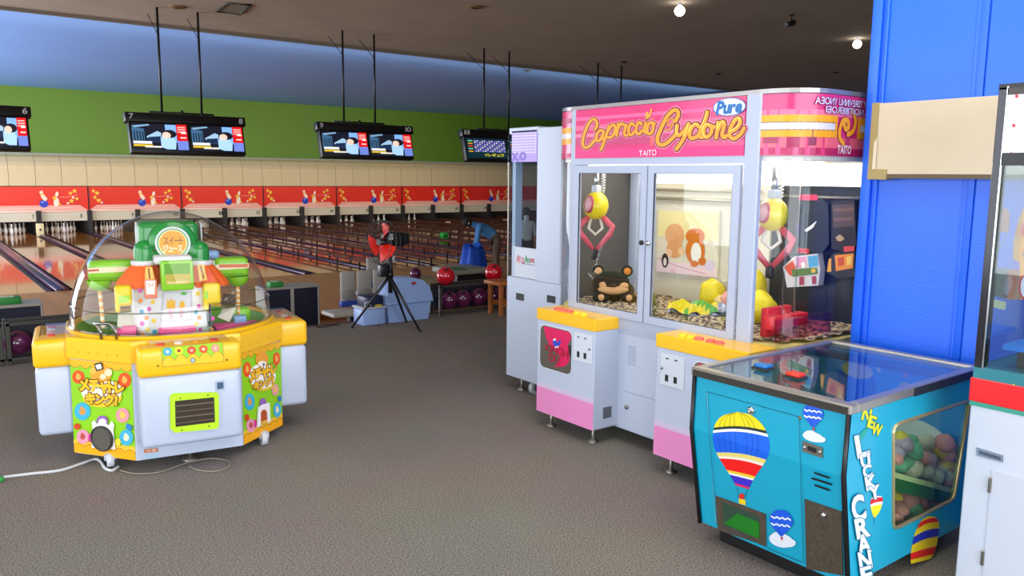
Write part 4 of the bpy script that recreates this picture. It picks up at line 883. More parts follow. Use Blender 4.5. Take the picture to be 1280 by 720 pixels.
hang('prize_bag', 'orange printed prize bag hanging beside the blue pillar', 'bag', zh((318, 412), (328, 360), (352, 330), (440, 326), (440, 430), (380, 442)), 4.12, .05, mat('#26201e', .5),
     [(zh((322, 410), (330, 356), (340, 352), (340, 410)), '#f0a818'), (zh((355, 340), (436, 332), (432, 395), (360, 408)), '#f0901c'), (zh((368, 352), (395, 346), (396, 380), (372, 388)), '#d84818'), (zh((405, 348), (428, 342), (426, 378), (408, 384)), '#f8c858')])
for p, q in (((990, 243), 'a'), ((1050, 248), 'b')): pass
MB().tube([(4.13, 2.30, onX((1000, 246), 4.13).z), (4.13, 2.93, onX((1000, 246), 4.13).z)], .01, 8).build('prize_rail', STEEL, KP, True)
D = Decal(pxplane((4.209, 0, 0), (1, 0, 0)), (-1, 0, 0)); D.poly(zh((70, 240), (110, 240), (108, 296), (68, 298)), '#2a3040'); D.poly(zh((150, 480), (300, 482), (420, 440), (420, 560), (140, 560)), '#1c1a20'); D.build('dark_print', KP)
# ---- red chute tray with clear box
a, b = onY((953, 385), 2.42), onY((1006, 400), 2.42)
t = thing('chute_box', 'red tray in a clear acrylic box on the crane floor', 'tray', ((a.x+b.x)/2, 2.42, .79))
RD = mat('#d01428', .5); MB().box((a.x+.06, 2.40, .84), (b.x, 2.46, .905), bev=.006).build('red_tray', RD, t, True); MB().box((a.x+.10, 2.46, .79), (b.x-.06, 2.50, .94), bev=.006).build('red_flap', RD, t, True)
c = onY((1036, 412), 2.36); MB().box((a.x+.02, 2.352, .79), (c.x, 2.36, .90)).build('acrylic_wall', glass('#f4c8d0', 1.3), t, True); MB().box((c.x-.006, 2.352, .79), (c.x, 2.52, .90)).build('acrylic_wall', glass('#f4d8dc', 1.3), t, True)
for px_ in (977, 992): MB().cyl((onY((px_, 400), 2.44).x, 2.44, .78), .006, .9, n=8).build('acrylic_rod', glass('#e8f0f4', 2.0), t, True)
# ---- soft prizes
def lump(name, lab, cat, c, sc, m, seed, amp=.12, group=None, n=18):
    rnd = random.Random(seed); ph = [rnd.uniform(0, 6) for _ in range(6)]; mb = MB().ball((0, 0, 0), 1, n, k=12)
    mb.v = [Vector((v.x*sc[0], v.y*sc[1], v.z*sc[2]))*(1+amp*(math.sin(3*v.x+ph[0])*math.cos(4*v.y+ph[1])+.6*math.sin(6*v.z+5*v.x+ph[2]))) for v in mb.v]
    zmin = min(v.z for v in mb.v); mb.v = [v-Vector((0, 0, zmin)) for v in mb.v]
    o = mb.build(name, m); o.location = c; o.rotation_euler = (0, 0, rnd.uniform(-.6, .6)); return tag(o, lab, cat, group)
v = onZ((768, 377), .785); BR = thing('plush_bear', 'black and tan plush bear slumped on the crane floor', 'plush toy', (v.x+.02, v.y+.03, .785), math.radians(-40))
FUR = mat('#17130f', .95, bump=.5, bscale=150); TAN = mat('#e0ac74', .9, bump=.3, bscale=150)
MB().ball((0, 0, .07), .11, sc=(1.25, .9, .68)).build('body', FUR, BR); hd = MB().ball((-.02, -.03, .125), .105, sc=(1.15, .85, .72)).build('head', FUR, BR)
for s_, mm in ((-1, TAN), (1, TAN)):
    e = MB().ball((s_*.095-.01, -.0, .20), .038, sc=(1, .6, 1)).build('ear', FUR, hd); MB().ball((s_*.095-.01, -.018, .20), .024, sc=(1, .5, 1)).build('ear_inner', mat('#e88c3c', .9) if s_ > 0 else TAN, hd)
MB().ball((-.01, -.095, .088), .05, sc=(2.0, .55, .62)).build('muzzle_patch', TAN, hd); MB().ball((-.06, -.09, .118), .04, sc=(1.1, .6, .8)).build('muzzle_patch', TAN, hd); MB().ball((.045, -.09, .112), .038, sc=(1.2, .6, .7)).build('muzzle_patch', TAN, hd)
MB().ball((-.01, -.125, .118), .014, sc=(1.3, .8, .8)).build('nose', BLACK, hd)
for x, y in ((-.09, -.10), (.09, -.10)): MB().ball((x, y, .035), .05, sc=(1.1, .9, .7)).build('paw', FUR, BR); MB().ball((x, y-.035, .04), .022, sc=(1, .6, 1)).build('paw_pad', TAN, BR)
v = onZ((780, 376), .795); tag(recenter(MB().prism([v+Vector(q) for q in ((-.03, -.03, 0), (.04, -.02, 0), (.05, .02, 0), (-.02, .02, 0))], (0, 0, .008)).build('paper_tag', mat('#e4d4b4', .6))), 'small cream paper tag lying beside the bear plush', 'tag')
YP = mat('#f0dc28', .5, bump=.4, bscale=60); PKP = mat('#f0a8a8', .6, bump=.3, bscale=80)
def at(p, z):
    v = onZ(p, z); return v if v.x < 4.08 else onX(p, 4.08)
for p, sc, m, s_, lab in (((890, 372), (.075, .06, .095), YP, 3, 'yellow soft cushion standing behind the crumpled snack bag'), ((910, 368), (.05, .05, .055), PKP, 4, 'pink soft toy ball between yellow cushions'), ((905, 383), (.06, .05, .045), mat('#ecdc9c', .6), 5, 'pale yellow soft toy lying behind the snack bag'), ((940, 385), (.09, .08, .13), YP, 6, 'large yellow soft cushion standing beside the red tray'), ((950, 405), (.11, .09, .085), mat('#f4e018', .45), 8, 'bright yellow soft cushion lying in front of the red tray')):
    v = at(p, .785); lump('soft_cushion', lab, 'plush toy', (v.x, v.y, .785), sc, m, s_, .10)
# crumpled snack bag
v = at((868, 392), .79); rnd = random.Random(5); mb = MB(); n1, n2 = 14, 8; vs = []
for i in range(n1+1):
    for j in range(n2+1):
        u, w = i/n1*2-1, j/n2*2-1; hgt = .06*(1-abs(u)**3)*(1-w*w)+.018*math.sin(9*u+4*w)+.012*rnd.random(); vs.append((u*.17, w*.085*(1-.15*u), max(.002, hgt)+.03*abs(u)**2))
vb = [(x, y, max(.0, z-.022)) for x, y, z in vs]; nn = (n1+1)*(n2+1)
fs = [(i*(n2+1)+j, (i+1)*(n2+1)+j, (i+1)*(n2+1)+j+1, i*(n2+1)+j+1) for i in range(n1) for j in range(n2)]
mb.add(vs, [], 0)
for q, f in enumerate(fs): mb.f.append(list(f)); mb.m.append((0, 0, 1, 0, 2, 0, 1, 0, 3)[(q*5+q//7) % 9] if 3 < (q // n2) < 12 else (4 if (q//n2) >= 12 else 0)); mb.sm.append(False)
mb.add(vb, [f[::-1] for f in fs], 4)
o = mb.build('snack_bag', [mat('#e8d41c', .3), mat('#58b038', .3), mat('#e07028', .3), mat('#f0ecd0', .3), mat('#98a0b4', .25, .5)]); o.location = (v.x+.02, v.y, .79); o.rotation_euler = (0, 0, math.radians(-50)); tag(o, 'crumpled yellow and green foil snack bag on the crane floor', 'bag')
v = at((812, 385), .79); lump('soft_cushion', 'small dark green soft toy by the left edge of the door', 'plush toy', (v.x, v.y, .785), (.035, .03, .05), mat('#6a7a20', .7), 11)

# ================================================================ blue pillar and board
BLU = mat('#1c68f4', .35, noise=.03, scale=3, bump=.12, bscale=110, name='blue_wall_paint')
pl = struct('pillar', MB().box((3.87, 1.665, 0), (4.55, 2.19, CEIL), bev=.01, seg=1), BLU)
MB().box((3.85, 2.15, 0), (3.875, 2.20, CEIL), bev=.006).build('edge_moulding', BLU, pl); MB().box((3.855, 2.118, 0), (3.875, 2.13, CEIL), bev=.004, seg=1).build('edge_moulding', BLU, pl)
MB().box((3.866, 1.665, 0), (3.875, 1.70, CEIL), bev=.003).build('edge_moulding', BLU, pl); MB().box((3.867, 1.71, 0), (3.875, 1.72, CEIL), bev=.003, seg=1).build('edge_moulding', BLU, pl)
p2 = struct('pillar_wing', MB().box((3.855, -.8, 0), (4.5, 1.66, CEIL), bev=.008, seg=1), BLU)
bd = thing('wall_board', 'beige board with an olive edge strip fixed on the blue pillar', 'board', (3.80, 1.84, 1.62))
MB().box((3.79, 1.40, 1.625), (3.845, 2.105, 1.962), bev=.003, seg=1).build('panel', mat('#cdbda4', .55, noise=.02), bd, True)
OL = mat('#a08c58', .5)
MB().box((3.786, 2.095, 1.60), (3.85, 2.132, 1.966), bev=.002, seg=1).build('edge_strip', OL, bd, True); MB().box((3.784, 2.035, 1.60), (3.852, 2.10, 1.65), bev=.002, seg=1).build('edge_strip', OL, bd, True)
MB().box((3.788, 1.40, 1.607), (3.85, 2.04, 1.626)).build('lower_rail', mat('#5a4a30', .5), bd, True)
MB().prism([(3.7855, y, z) for y, z in ((2.092, 1.65), (2.108, 1.65), (2.108, 1.775), (2.092, 1.80))], (-.002, 0, 0)).build('paper_slip', mat('#d8ccb4', .6), bd, True)

# ================================================================ blue balloon crane
LK = thing('balloon_crane', 'turquoise low crane game with hot-air balloons on its front', 'arcade machine', (3.19, 1.86, 0))
TQ = mat('#10a2c6', .3, noise=.03, scale=3, coat=.2); LY0, LY1 = 1.505, 2.215
pm_, pb_ = onY((867, 540), LY1), onY((886, 664), LY1)
FX0, FXM, FZM, FXB, FZB = 2.668, 2.662, .53, 2.745, .085
LXB = 3.72
prof = [(FX0, .775), (FXM, FZM), (FXB, FZB), (LXB-.06, FZB), (LXB, FZM), (LXB, .775)]
nU = Vector((-(FZM-.775)*-1, 0, 0)); 
def nrm(a, b): d = Vector((b[0]-a[0], 0, b[1]-a[1])).normalized(); return Vector((d.z, 0, -d.x))
n_up = nrm((FX0, .775), (FXM, FZM)); n_lo = nrm((FXM, FZM), (FXB, FZB))
if n_up.x > 0: n_up = -n_up
if n_lo.x > 0: n_lo = -n_lo
def LF(p):
    a = hit(p, (FX0, 0, .775), n_up)
    return a if a.z >= FZM else hit(p, (FXM, 0, FZM), n_lo)
def LFn(p): return n_up if hit(p, (FX0, 0, .775), n_up).z >= FZM else n_lo
fp = MB()
for (a, b) in ((prof[0], prof[1]), (prof[1], prof[2])):
    n = nrm(a, b); n = -n if n.x > 0 else n
    fp.prism([(a[0], LY0, a[1]), (a[0], LY1, a[1]), (b[0], LY1, b[1]), (b[0], LY0, b[1])], -n*.012)
fp.build('front_panel', TQ, LK, True)
def side_panel(y, th, hole):
    bm = bmesh.new(); E = []
    for loop in ([Vector((x, y, z)) for x, z in prof], hole):
        if not loop: continue
        vv = [bm.verts.new(v) for v in loop]; E += [bm.edges.new((vv[i], vv[(i+1) % len(vv)])) for i in range(len(vv))]
    bmesh.ops.triangle_fill(bm, use_beauty=True, edges=E)
    bm.verts.index_update(); vs = [v.co.copy() for v in bm.verts]; fs = [[v.index for v in f.verts] for f in bm.faces]; bm.free()
    m = MB().add(vs, fs).add([v+Vector((0, th, 0)) for v in vs], fs)
    for loop in ([Vector((x, y, z)) for x, z in prof], hole):
        if loop: n = len(loop); m.add(loop+[v+Vector((0, th, 0)) for v in loop], [(i, (i+1) % n, n+(i+1) % n, n+i) for i in range(n)])
    return m
zw = lambda *p: zm(1050, 470, 3.13, p)
PSD = pxplane((0, LY0, 0), (0, 1, 0))
hole_px = zw((207, 225), (211, 202), (226, 187), (488, 101), (500, 102), (505, 114), (448, 462), (440, 480), (428, 490), (226, 592), (212, 592), (207, 578))
hole = [PSD(p) for p in hole_px]
for v in hole: v.x = min(v.x, LXB-.03)
side_panel(LY0, .012, hole).build('side_panel', TQ, LK, True)
side_panel(LY1-.012, .012, None).build('side_panel', TQ, LK, True)
MB().box((LXB-.015, LY0, FZM), (LXB, LY1, .775)).box((LXB-.06, LY0, FZB), (LXB-.04, LY1, FZM)).build('back_panel', TQ, LK, True)
MB().box((FXB, LY0+.01, FZB), (LXB-.05, LY1-.01, FZB+.02)).build('bottom_panel', mat('#245a48', .6), LK, True)
MB().box((FXB+.06, LY0+.09, 0), (LXB-.15, LY1-.06, FZB), bev=.005, seg=1).build('plinth', BLACK, LK, True)
for y in (LY0-.004, LY1-.008):
    MB().tube([(FX0-.006, y+.006, .778), (FXM-.006, y+.006, FZM), (FXB-.006, y+.006, FZB-.004)], .009, 6).build('edge_trim', BLACK, LK, True)
MB().tube(hole, .008, 8, closed=True).build('window_frame', mat('#c8b888', .3, .7), LK, True)
MB().prism([v+Vector((0, .004, 0)) for v in hole], (0, .003, 0)).build('window_pane', glass('#eef4ee', 1.0), LK, True)
# top frame and glass
FRM = mat('#b4b0a8', .35, .85); t0, t1 = .765, .80
fx, bx0 = FX0-.015, LXB+.0
m = MB().box((fx, LY0-.012, t0), (fx+.05, LY1+.012, t1), bev=.004, seg=1).box((bx0-.05, LY0-.012, t0), (bx0, LY1+.012, t1), bev=.004, seg=1).box((fx+.05, LY0-.012, t0), (bx0-.05, LY0+.028, t1), bev=.004, seg=1).box((fx+.05, LY1-.028, t0), (bx0-.05, LY1+.012, t1), bev=.004, seg=1)
tf = m.build('top_frame', FRM, LK, True)
MB().box((fx+.45, LY0-.014, t0-.002), (bx0-.05, LY0-.012, t1-.003)).build('dark_edge', mat('#20242c', .35), tf, True); MB().box((fx-.002, LY0, t0-.001), (fx, LY1, t1-.008)).build('front_edge', mat('#4a4844', .35, .7), tf, True)
MB().box((fx+.04, LY0+.02, .786), (bx0-.04, LY1-.02, .794)).build('top_glass', glass('#eaf6fa', 1.3), LK, True)
MB().box((bx0-.20, LY0+.03, .750), (bx0-.19, LY1-.03, .785)).build('inner_bar', mat('#3a4a60', .3, .6), LK, True)
# control shelf behind the front glass
MB().box((FX0+.02, LY0+.015, .70), (FX0+.20, LY1-.015, .745), bev=.004, seg=1).build('control_shelf', mat('#7cc4d4', .35), LK, True)
for p, c, nm in (((954, 461), '#1f6fb8', 'blue'), ((994, 472), '#d8341c', 'red')):
    v = onZ(p, .795); b = MB().box((v.x-.035, v.y-.04, .794), (v.x+.035, v.y+.04, .803), bev=.004, seg=1).build('button_base', mat('#2a2c30', .4), LK, True); MB().box((v.x-.027, v.y-.032, .802), (v.x+.027, v.y+.032, .818), bev=.006).build('button', mat(c, .3), b, True)
# interior
IN = mat('#2f7a66', .5)
MB().box((FX0+.21, LY1-.03, FZB+.02), (LXB-.06, LY1-.018, .77)).build('inner_wall', mat('#5f9c98', .5), LK, True)
MB().box((FX0+.125, LY0+.02, FZB+.02), (FX0+.135, LY1-.03, .70)).build('inner_wall', IN, LK, True)
bk = MB().box((LXB-.09, LY0+.02, FZB+.03), (LXB-.065, LY1-.03, .77)).build('backdrop', mat('#3a94d8', .4), LK, True)
D = Decal(lambda p: Vector((LXB-.09, LY1-.03-p[0], .40+p[1])), (-1, 0, 0))
D.ell(.2, .02, .2, .16, '#dfe8f0'); D.ell(.45, .0, .18, .12, '#e8eef4'); D.ell(.16, .22, .10, .11, '#3f6cc8'); D.ell(.16, .29, .08, .04, '#e8c85c'); D.ell(.40, .22, .045, .06, '#d8b048'); D.poly([(.37, .19), (.43, .19), (.405, .1), (.395, .1)], '#c87848'); D.ell(.58, .27, .03, .035, '#c83c3c')
for i in range(7): D.ell(.2+i*.065, .335-(i % 2)*.02, .012, .014, ('#e06c6c', '#f0e0b0', '#8ca8e8')[i % 3], n=10)
D.build('backdrop_print', bk)
yb = LY1-.031; D = Decal(lambda p: Vector((FX0+.22+p[0], yb, .40+p[1])), (0, -1, 0))
D.ell(.62, .26, .05, .06, '#3f6cc8'); D.ell(.36, .26, .035, .045, '#d85c4c'); D.build('wall_print', LK)
YS = LY0+.016
sh = [onY(p, YS) for p in zw((200, 373), (448, 441))]; sh[1].x = min(sh[1].x, LXB-.1)
zsh = sh[0].z
def slab(dz0, dz1, y0, y1, nm, m):
    return MB().prism([(sh[0].x, y0, sh[0].z+dz0), (sh[1].x, y0, sh[1].z+dz0), (sh[1].x, y0, sh[1].z+dz1), (sh[0].x, y0, sh[0].z+dz1)], (0, y1-y0, 0)).build(nm, m, LK, True)
slab(-.022, 0, YS, YS+.01, 'shelf_edge', mat('#c8d89c', .4)); slab(-.03, -.012, YS+.01, LY1-.03, 'upper_shelf', mat('#1f5c34', .6)); slab(-.075, -.022, YS+.002, YS+.008, 'green_strip', mat('#1c6a30', .4))
lm = MB().tube([(FX0+.15, LY0+.05, .682), (FX0+.15, LY1-.08, .682)], .014, 10).build('lamp_tube', mat('#fff8e8', .4, emit=22.0), LK, True)
sg = MB().box((LXB-.30, LY1-.05, onY((1170, 525), LY1-.05).z-.06), (LXB-.12, LY1-.032, onY((1170, 525), LY1-.05).z+.05)).build('notice_board', mat('#2c3a34', .5), LK, True)
# ---- print on the front
zfL = lambda *p: zm(860, 480, 3.0, p)
D = Decal(LF, LFn, base=.0015)
def balloon(L, R, bands, arch=8):
    Lc, Rc = catmull(L, 6), catmull(R, 6)
    def ev(P, t): x = t*(len(P)-1); i = min(int(x), len(P)-2); f = x-i; return (P[i][0]*(1-f)+P[i+1][0]*f, P[i][1]*(1-f)+P[i+1][1]*f)
    def row(t, n=10):
        a, b = ev(Lc, t), ev(Rc, t); k = arch*math.sin(PI*min(1, t*1.2)); return [(a[0]+(b[0]-a[0])*i/n, a[1]+(b[1]-a[1])*i/n-k*math.sin(PI*i/n)) for i in range(n+1)]
    for t0_, t1_, col in bands:
        rows = [row(t0_+(t1_-t0_)*j/12) for j in range(13)]
        vs = [p for r in rows for p in r]; fs = [(j*11+i, j*11+i+1, (j+1)*11+i+1, (j+1)*11+i) for j in range(12) for i in range(10)]
        D.raw(zfm(*vs), fs, col, lift=False)
    D.h += D.step
    return ev, Lc, Rc, row
zfm = zfL
BL = [(185, 105), (132, 118), (104, 148), (94, 188), (97, 228), (110, 264), (135, 305), (160, 345), (180, 380)]
BRr = [(190, 105), (240, 118), (282, 156), (303, 204), (306, 248), (290, 292), (262, 332), (242, 366), (228, 394)]
ev, Lc, Rc, row = balloon(BL, BRr, [(0, .30, '#f0dc14'), (.30, .33, '#20302c'), (.33, .36, '#f0f4fc'), (.36, .60, '#1464e8'), (.60, .645, '#e8d878'), (.645, .67, '#f4e8e0'), (.67, .80, '#f01818'), (.80, .83, '#f0cc30'), (.83, .855, '#f0f0f0'), (.855, .955, '#3c2cc8'), (.955, 1, '#d82860')], 12)
for k in range(1, 8):
    D.stroke(zfL(*[row(t)[k+1 if k > 4 else k] for t in (.06, .15, .25, .3)]), .5, '#7a6c10', smooth=False, lift=False); D.stroke(zfL(*[row(t)[k+1 if k > 4 else k] for t in (.37, .48, .6)]), .4, '#123c98', smooth=False, lift=False)
D.h += D.step
D.stroke(zfL((186, 385), (190, 425)), .5, '#1c5c78', smooth=False); D.stroke(zfL((222, 394), (216, 430)), .5, '#1c5c78', smooth=False)
D.poly(zfL((192, 428), (217, 434), (217, 454), (192, 446)), '#f0cc1c'); D.ell(*zfL((203, 420))[0], 3.4, 3.6, '#d83020')
def small_balloon(cx, cy, w, h, cloud):
    D.ell(*zfL((cx+cloud[0], cy+cloud[1]))[0], cloud[2]/3, cloud[3]/3, '#dfe6f4', rot=.25); D.ell(*zfL((cx+cloud[0]-12, cy+cloud[1]-8))[0], cloud[2]/5, cloud[3]/3.2, '#dfe6f4'); D.ell(*zfL((cx+cloud[0]+cloud[2]*.7, cy+cloud[1]+10))[0], cloud[2]/6, cloud[3]/5, '#dfe6f4')
    P = [(cx-w*.5, cy-h*.12), (cx-w*.42, cy-h*.36), (cx-w*.1, cy-h*.5), (cx+w*.28, cy-h*.42), (cx+w*.5, cy-h*.12), (cx+w*.45, cy+h*.08), (cx+w*.14, cy+h*.38), (cx+w*.06, cy+h*.44), (cx-w*.03, cy+h*.44), (cx-w*.36, cy+h*.12)]
    D.poly(catmull(zfL(*P), 3), '#1c5ce0')
    D.stroke(zfL(*[(cx-w*.40+i*w*.115, cy-h*.27+(i % 2)*h*.05+i*h*.012) for i in range(8)]), 1.8, '#e8f0fc'); D.stroke(zfL(*[(cx-w*.40+i*w*.11, cy-h*.02+(i % 2)*h*.05+i*h*.012) for i in range(8)]), 1.8, '#e8f0fc')
    D.stroke(zfL((cx-w*.15, cy+h*.15), (cx, cy+h*.42)), .5, '#0c2c90', smooth=False); D.poly(zfL((cx-w*.03, cy+h*.46), (cx+w*.1, cy+h*.48), (cx+w*.05, cy+h*.62)), '#b83020')
small_balloon(471, 120, 78, 92, (0, 78, 40, 18)); small_balloon(352, 522, 88, 104, (0, 62, 46, 26))
D.stroke(zfL((72, 28), (420, 122), (436, 668), (330, 625), (110, 520), (72, 28)), .6, '#0c4a64', smooth=False)
D.stroke(zfL((74, 32), (108, 516)), .5, '#8ce0f4', smooth=False)
for a, b in (((480, 331), (532, 349)), ((470, 351), (541, 374)), ((481, 377), (533, 395))): D.stroke(zfL(a, b), 2.3, '#101418', smooth=False)
D.build('front_print', LK)
def fplate(name, quad, m, th=.004, off=.001, parent=LK):
    pts = [LF(p)+LFn(p)*off for p in quad]; return MB().prism(pts, LFn(quad[0])*th).build(name, m, parent, True)
cp = fplate('coin_plate', zfL((432, 212), (507, 238), (507, 277), (432, 252)), STEEL); fplate('coin_slot', zfL((452, 230), (484, 241), (484, 259), (452, 247)), BLACK, .002, .005, cp)
for a in ((440, 236), (497, 254)): v = LF(zfL(a)[0]); MB().ball(v+LFn(zfL(a)[0])*.005, .006, 10).build('screw', CHROME, cp, True)
pf = fplate('prize_frame', zfL((107, 418), (293, 486), (296, 605), (115, 545)), mat('#75695a', .4, .7, noise=.15, scale=30), .006)
fplate('prize_opening', zfL((133, 440), (270, 494), (272, 578), (138, 527)), mat('#2c4a3c', .4), .001, .0072, pf); fplate('opening_floor', zfL((140, 520), (190, 482), (272, 516), (272, 577)), mat('#127818', .5), .001, .0085, pf)
cdr = fplate('coin_box_door', zfL((440, 430), (578, 477), (584, 716), (447, 690)), mat('#665c50', .45, .6, noise=.18, scale=60), .005)
p = zfL((514, 487))[0]; v = LF(p); MB().lathe([(.011, 0), (.011, .008), (.007, .014), (.0005, .015)], 14, Matrix.Translation(v+LFn(p)*.005) @ LFn(p).to_track_quat('Z', 'Y').to_matrix().to_4x4()).build('lock', CHROME, cdr, True)
p = zfL((240, 98))[0]; v = LF(p); MB().lathe([(.016, 0), (.016, .01), (.01, .016), (.004, .017), (.0005, .012)], 18, Matrix.Translation(v) @ LFn(p).to_track_quat('Z', 'Y').to_matrix().to_4x4()).build('door_lock', CHROME, LK, True)
p = zfL((420, 127))[0]; v = LF(p); MB().ball(v, .007, 10).build('door_latch', mat('#a08040', .4, .6), LK, True)
# ---- lettering on the side
PSn = (0, -1, 0); D = Decal(PSD, PSn); zs_ = lambda *p: zm(1055, 500, 3.27, p)
def letter(ch, cx, cy, w, h, cols, tilt=-.30, sl=.16):
    q = lambda u, v: (cx+u*w+v*h*sl, cy+v*h+u*w*tilt)
    quad = zs_(q(-.5, -.5), q(.5, -.5), q(.5, .5), q(-.5, .5))
    for c_, b_ in cols: D.text(ch, quad, c_, b_)
YG = (('#1c6c3c', .07), ('#f0e41c', .03)); WT = (('#2c7494', .07), ('#e8eef6', .035))
letter('N', 92, 60, 30, 48, YG, .35, -.25); letter('E', 113, 90, 26, 46, YG, .35, -.25); letter('W', 132, 120, 36, 44, YG, .35, -.25)
D.poly(zs_((46, 160), (78, 120), (104, 108), (66, 170), (70, 200), (52, 190)), '#1f9c8c')
for ch, x, y, w, h in (('L', 72, 186, 44, 84), ('U', 84, 246, 34, 50), ('C', 92, 290, 33, 48), ('K', 105, 336, 38, 52), ('Y', 120, 376, 38, 50), ('C', 54, 440, 48, 96), ('R', 68, 520, 46, 74), ('A', 75, 586, 46, 72), ('N', 80, 652, 46, 68), ('E', 86, 712, 40, 62)): letter(ch, x, y, w, h, WT)
D.build('side_lettering', LK); D = Decal(PSD, PSn)
zfm = zs_
balloon([(132, 388), (114, 398), (107, 425), (112, 455), (120, 478)], [(134, 388), (150, 392), (158, 412), (146, 452), (127, 480)], [(0, .25, '#2840c0'), (.25, .34, '#f0f0f4'), (.34, .52, '#e02020'), (.52, .6, '#f0f0f4'), (.6, 1, '#f0e020')], 4)
D.stroke(zs_((123, 480), (123, 505)), .6, '#1c3c48', smooth=False)
D.build('small_balloon_print', LK); D = Decal(PSD, PSn)
zfm = zw
cols = ['#2434b8', '#f0d01c', '#e82020', '#f0d01c', '#2434b8', '#f0d01c', '#e82020', '#f0d01c']
nb = len(cols); balloon([(345, 548), (318, 565), (296, 605), (282, 655), (276, 705), (277, 735)], [(348, 548), (372, 552), (386, 575), (385, 620), (372, 680), (355, 715)], [(i/nb, (i+1)/nb, c_) for i, c_ in enumerate(cols)], 9)
D.build('striped_balloon_print', LK)
D = Decal(pxplane((0, LY1-.052, 0), (0, 1, 0)), PSn); D.text('景', zw((415, 135), (455, 122), (450, 165), (410, 172)), '#c8c8b8', .02); D.text('品', zw((420, 170), (455, 165), (450, 205), (415, 208)), '#c8c8b8', .02); D.poly(zw((340, 150), (405, 135), (400, 178), (338, 188)), '#5c6a60'); D.build('notice_print', sg)
# ---- plush balls in two tiers
PC = dict(l='#a894a8', g='#6cb48c', c='#c8c4a8', y='#d8c030', p='#dc968c', w='#b8beb0', b='#8c9cb0')
tiers = [(zsh+.0, [(240, 245, 26, 'y'), (280, 252, 22, 'g'), (328, 262, 30, 'c'), (243, 268, 34, 'l'), (282, 294, 36, 'g'), (404, 287, 36, 'y'), (440, 275, 34, 'p'), (222, 300, 24, 'l'), (310, 315, 30, 'p'), (455, 320, 26, 'p'), (340, 334, 34, 'l'), (230, 350, 26, 'g'), (262, 340, 22, 'g'), (220, 328, 24, 'p'), (385, 345, 28, 'p'), (280, 366, 34, 'c'), (432, 355, 26, 'y'), (378, 370, 28, 'w'), (328, 373, 28, 'w'), (358, 396, 36, 'w'), (425, 388, 30, 'w'), (412, 410, 22, 'p')]),
         (FZB+.02, [(236, 437, 34, 'b'), (210, 470, 24, 'y'), (262, 462, 28, 'w'), (322, 460, 32, 'g'), (384, 470, 34, 'p'), (254, 492, 40, 'p'), (296, 488, 36, 'p'), (224, 522, 34, 'p'), (345, 500, 22, 'w'), (272, 532, 40, 'g'), (215, 556, 26, 'p'), (325, 515, 20, 'g')])]
cn = dict(l='lilac', g='mint green', c='cream', y='yellow', p='pink', w='pale grey', b='blue grey')
for ti, (z0, L) in enumerate(tiers):
    for i, (x, y, r, k) in enumerate(L):
        hi = max(q[1] for q in L); lo = min(q[1] for q in L); dep = LY0+.065+.06*(hi-y)/(hi-lo)
        v = onY(zw((x, y))[0], dep); v = v if v.x < LXB-.14 else onX(zw((x, y))[0], LXB-.14); R_ = r/3.13*(v-CP).length/FPX*1.15; v.y = max(v.y, LY0+.02+R_*.95)
        rnd = random.Random(i*7+ti); mb = MB().ball((0, 0, 0), 1, 12, k=8); ph = rnd.uniform(0, 6)
        mb.v = [Vector((q.x*1.1, q.y*.9, q.z*.85))*R_*(1+.10*math.sin(4*q.x+ph)*math.cos(3*q.y+2*q.z+ph)) for q in mb.v]
        o = mb.build('plush_ball', mat(PC[k], .95, bump=.6, bscale=120)); o.location = (v.x, v.y, v.z); o.rotation_euler = (rnd.uniform(-.4, .4), rnd.uniform(-.4, .4), rnd.uniform(0, 3))
        tag(o, '%s plush ball heaped on the %s tier of the balloon crane' % (cn[k], ('upper', 'lower')[ti]), 'plush toy', '%s plush balls on the %s tier' % (cn[k], ('upper', 'lower')[ti]))

# ================================================================ slim white cabinet
SC = thing('slim_cabinet', 'tall slim white prize cabinet with a purple dotted sign', 'arcade machine', (3.9, 4.51, 0))
SX = 3.6
MB().box((SX, 4.20, .10), (4.2, 4.815, .86), bev=.006, seg=1).build('lower_cabinet', WHITE, SC, True)
MB().box((SX-.004, 4.205, .858), (4.2, 4.468, 1.935), bev=.006, seg=1).build('column', WHITE, SC, True)
MB().box((SX, 4.468, 1.90), (4.2, 4.80, 1.945), bev=.004, seg=1).build('roof', WHITE, SC, True)
sgn = MB().box((SX+.0, 4.475, 1.70), (SX+.03, 4.77, 1.925), bev=.003, seg=1).build('sign', mat('#a48cd8', .4, emit=.15), SC, True)
D = Decal(lambda p: Vector((SX, p[0], p[1])), (-1, 0, 0))
for i in range(12):
    for j in range(8): D.rect(4.758-i*.0238-.014, 1.91-j*.0195-.011, 4.758-i*.0238, 1.91-j*.0195, '#e8e0f8'); D.h -= D.step
D.h += D.step*2; D.text('X.O', [(4.76, 1.765), (4.60, 1.77), (4.60, 1.715), (4.76, 1.71)], '#6a48c0', .05); D.build('sign_print', sgn)
xa, xb = onY((643, 250), 4.78).x, onY((651, 250), 4.78).x
MB().box((xa, 4.765, .86), (xb, 4.805, 1.9)).build('corner_post', WHITE, SC, True)
MB().box((4.17, 4.47, .86), (4.2, 4.81, 1.9)).build('back_panel', glass('#e8eef4', .8), SC, True)
MB().box((SX+.0, 4.809, .86), (4.17, 4.815, 1.9)).build('side_pane', glass('#eef4f8', .8), SC, True); MB().box((SX+.008, 4.47, 1.09), (SX+.013, 4.809, 1.70)).build('front_pane', glass('#eef4f8', .8), SC, True)
MB().tube([(SX+.004, 4.81, .86), (SX+.004, 4.81, 1.70)], .004, 6).build('pane_edge', mat('#d8c8b8', .3), SC, True)
lp_ = MB().box((SX+.012, 4.47, .862), (SX+.03, 4.735, 1.085), bev=.003, seg=1).build('logo_panel', mat('#c4cad8', .35), SC, True)
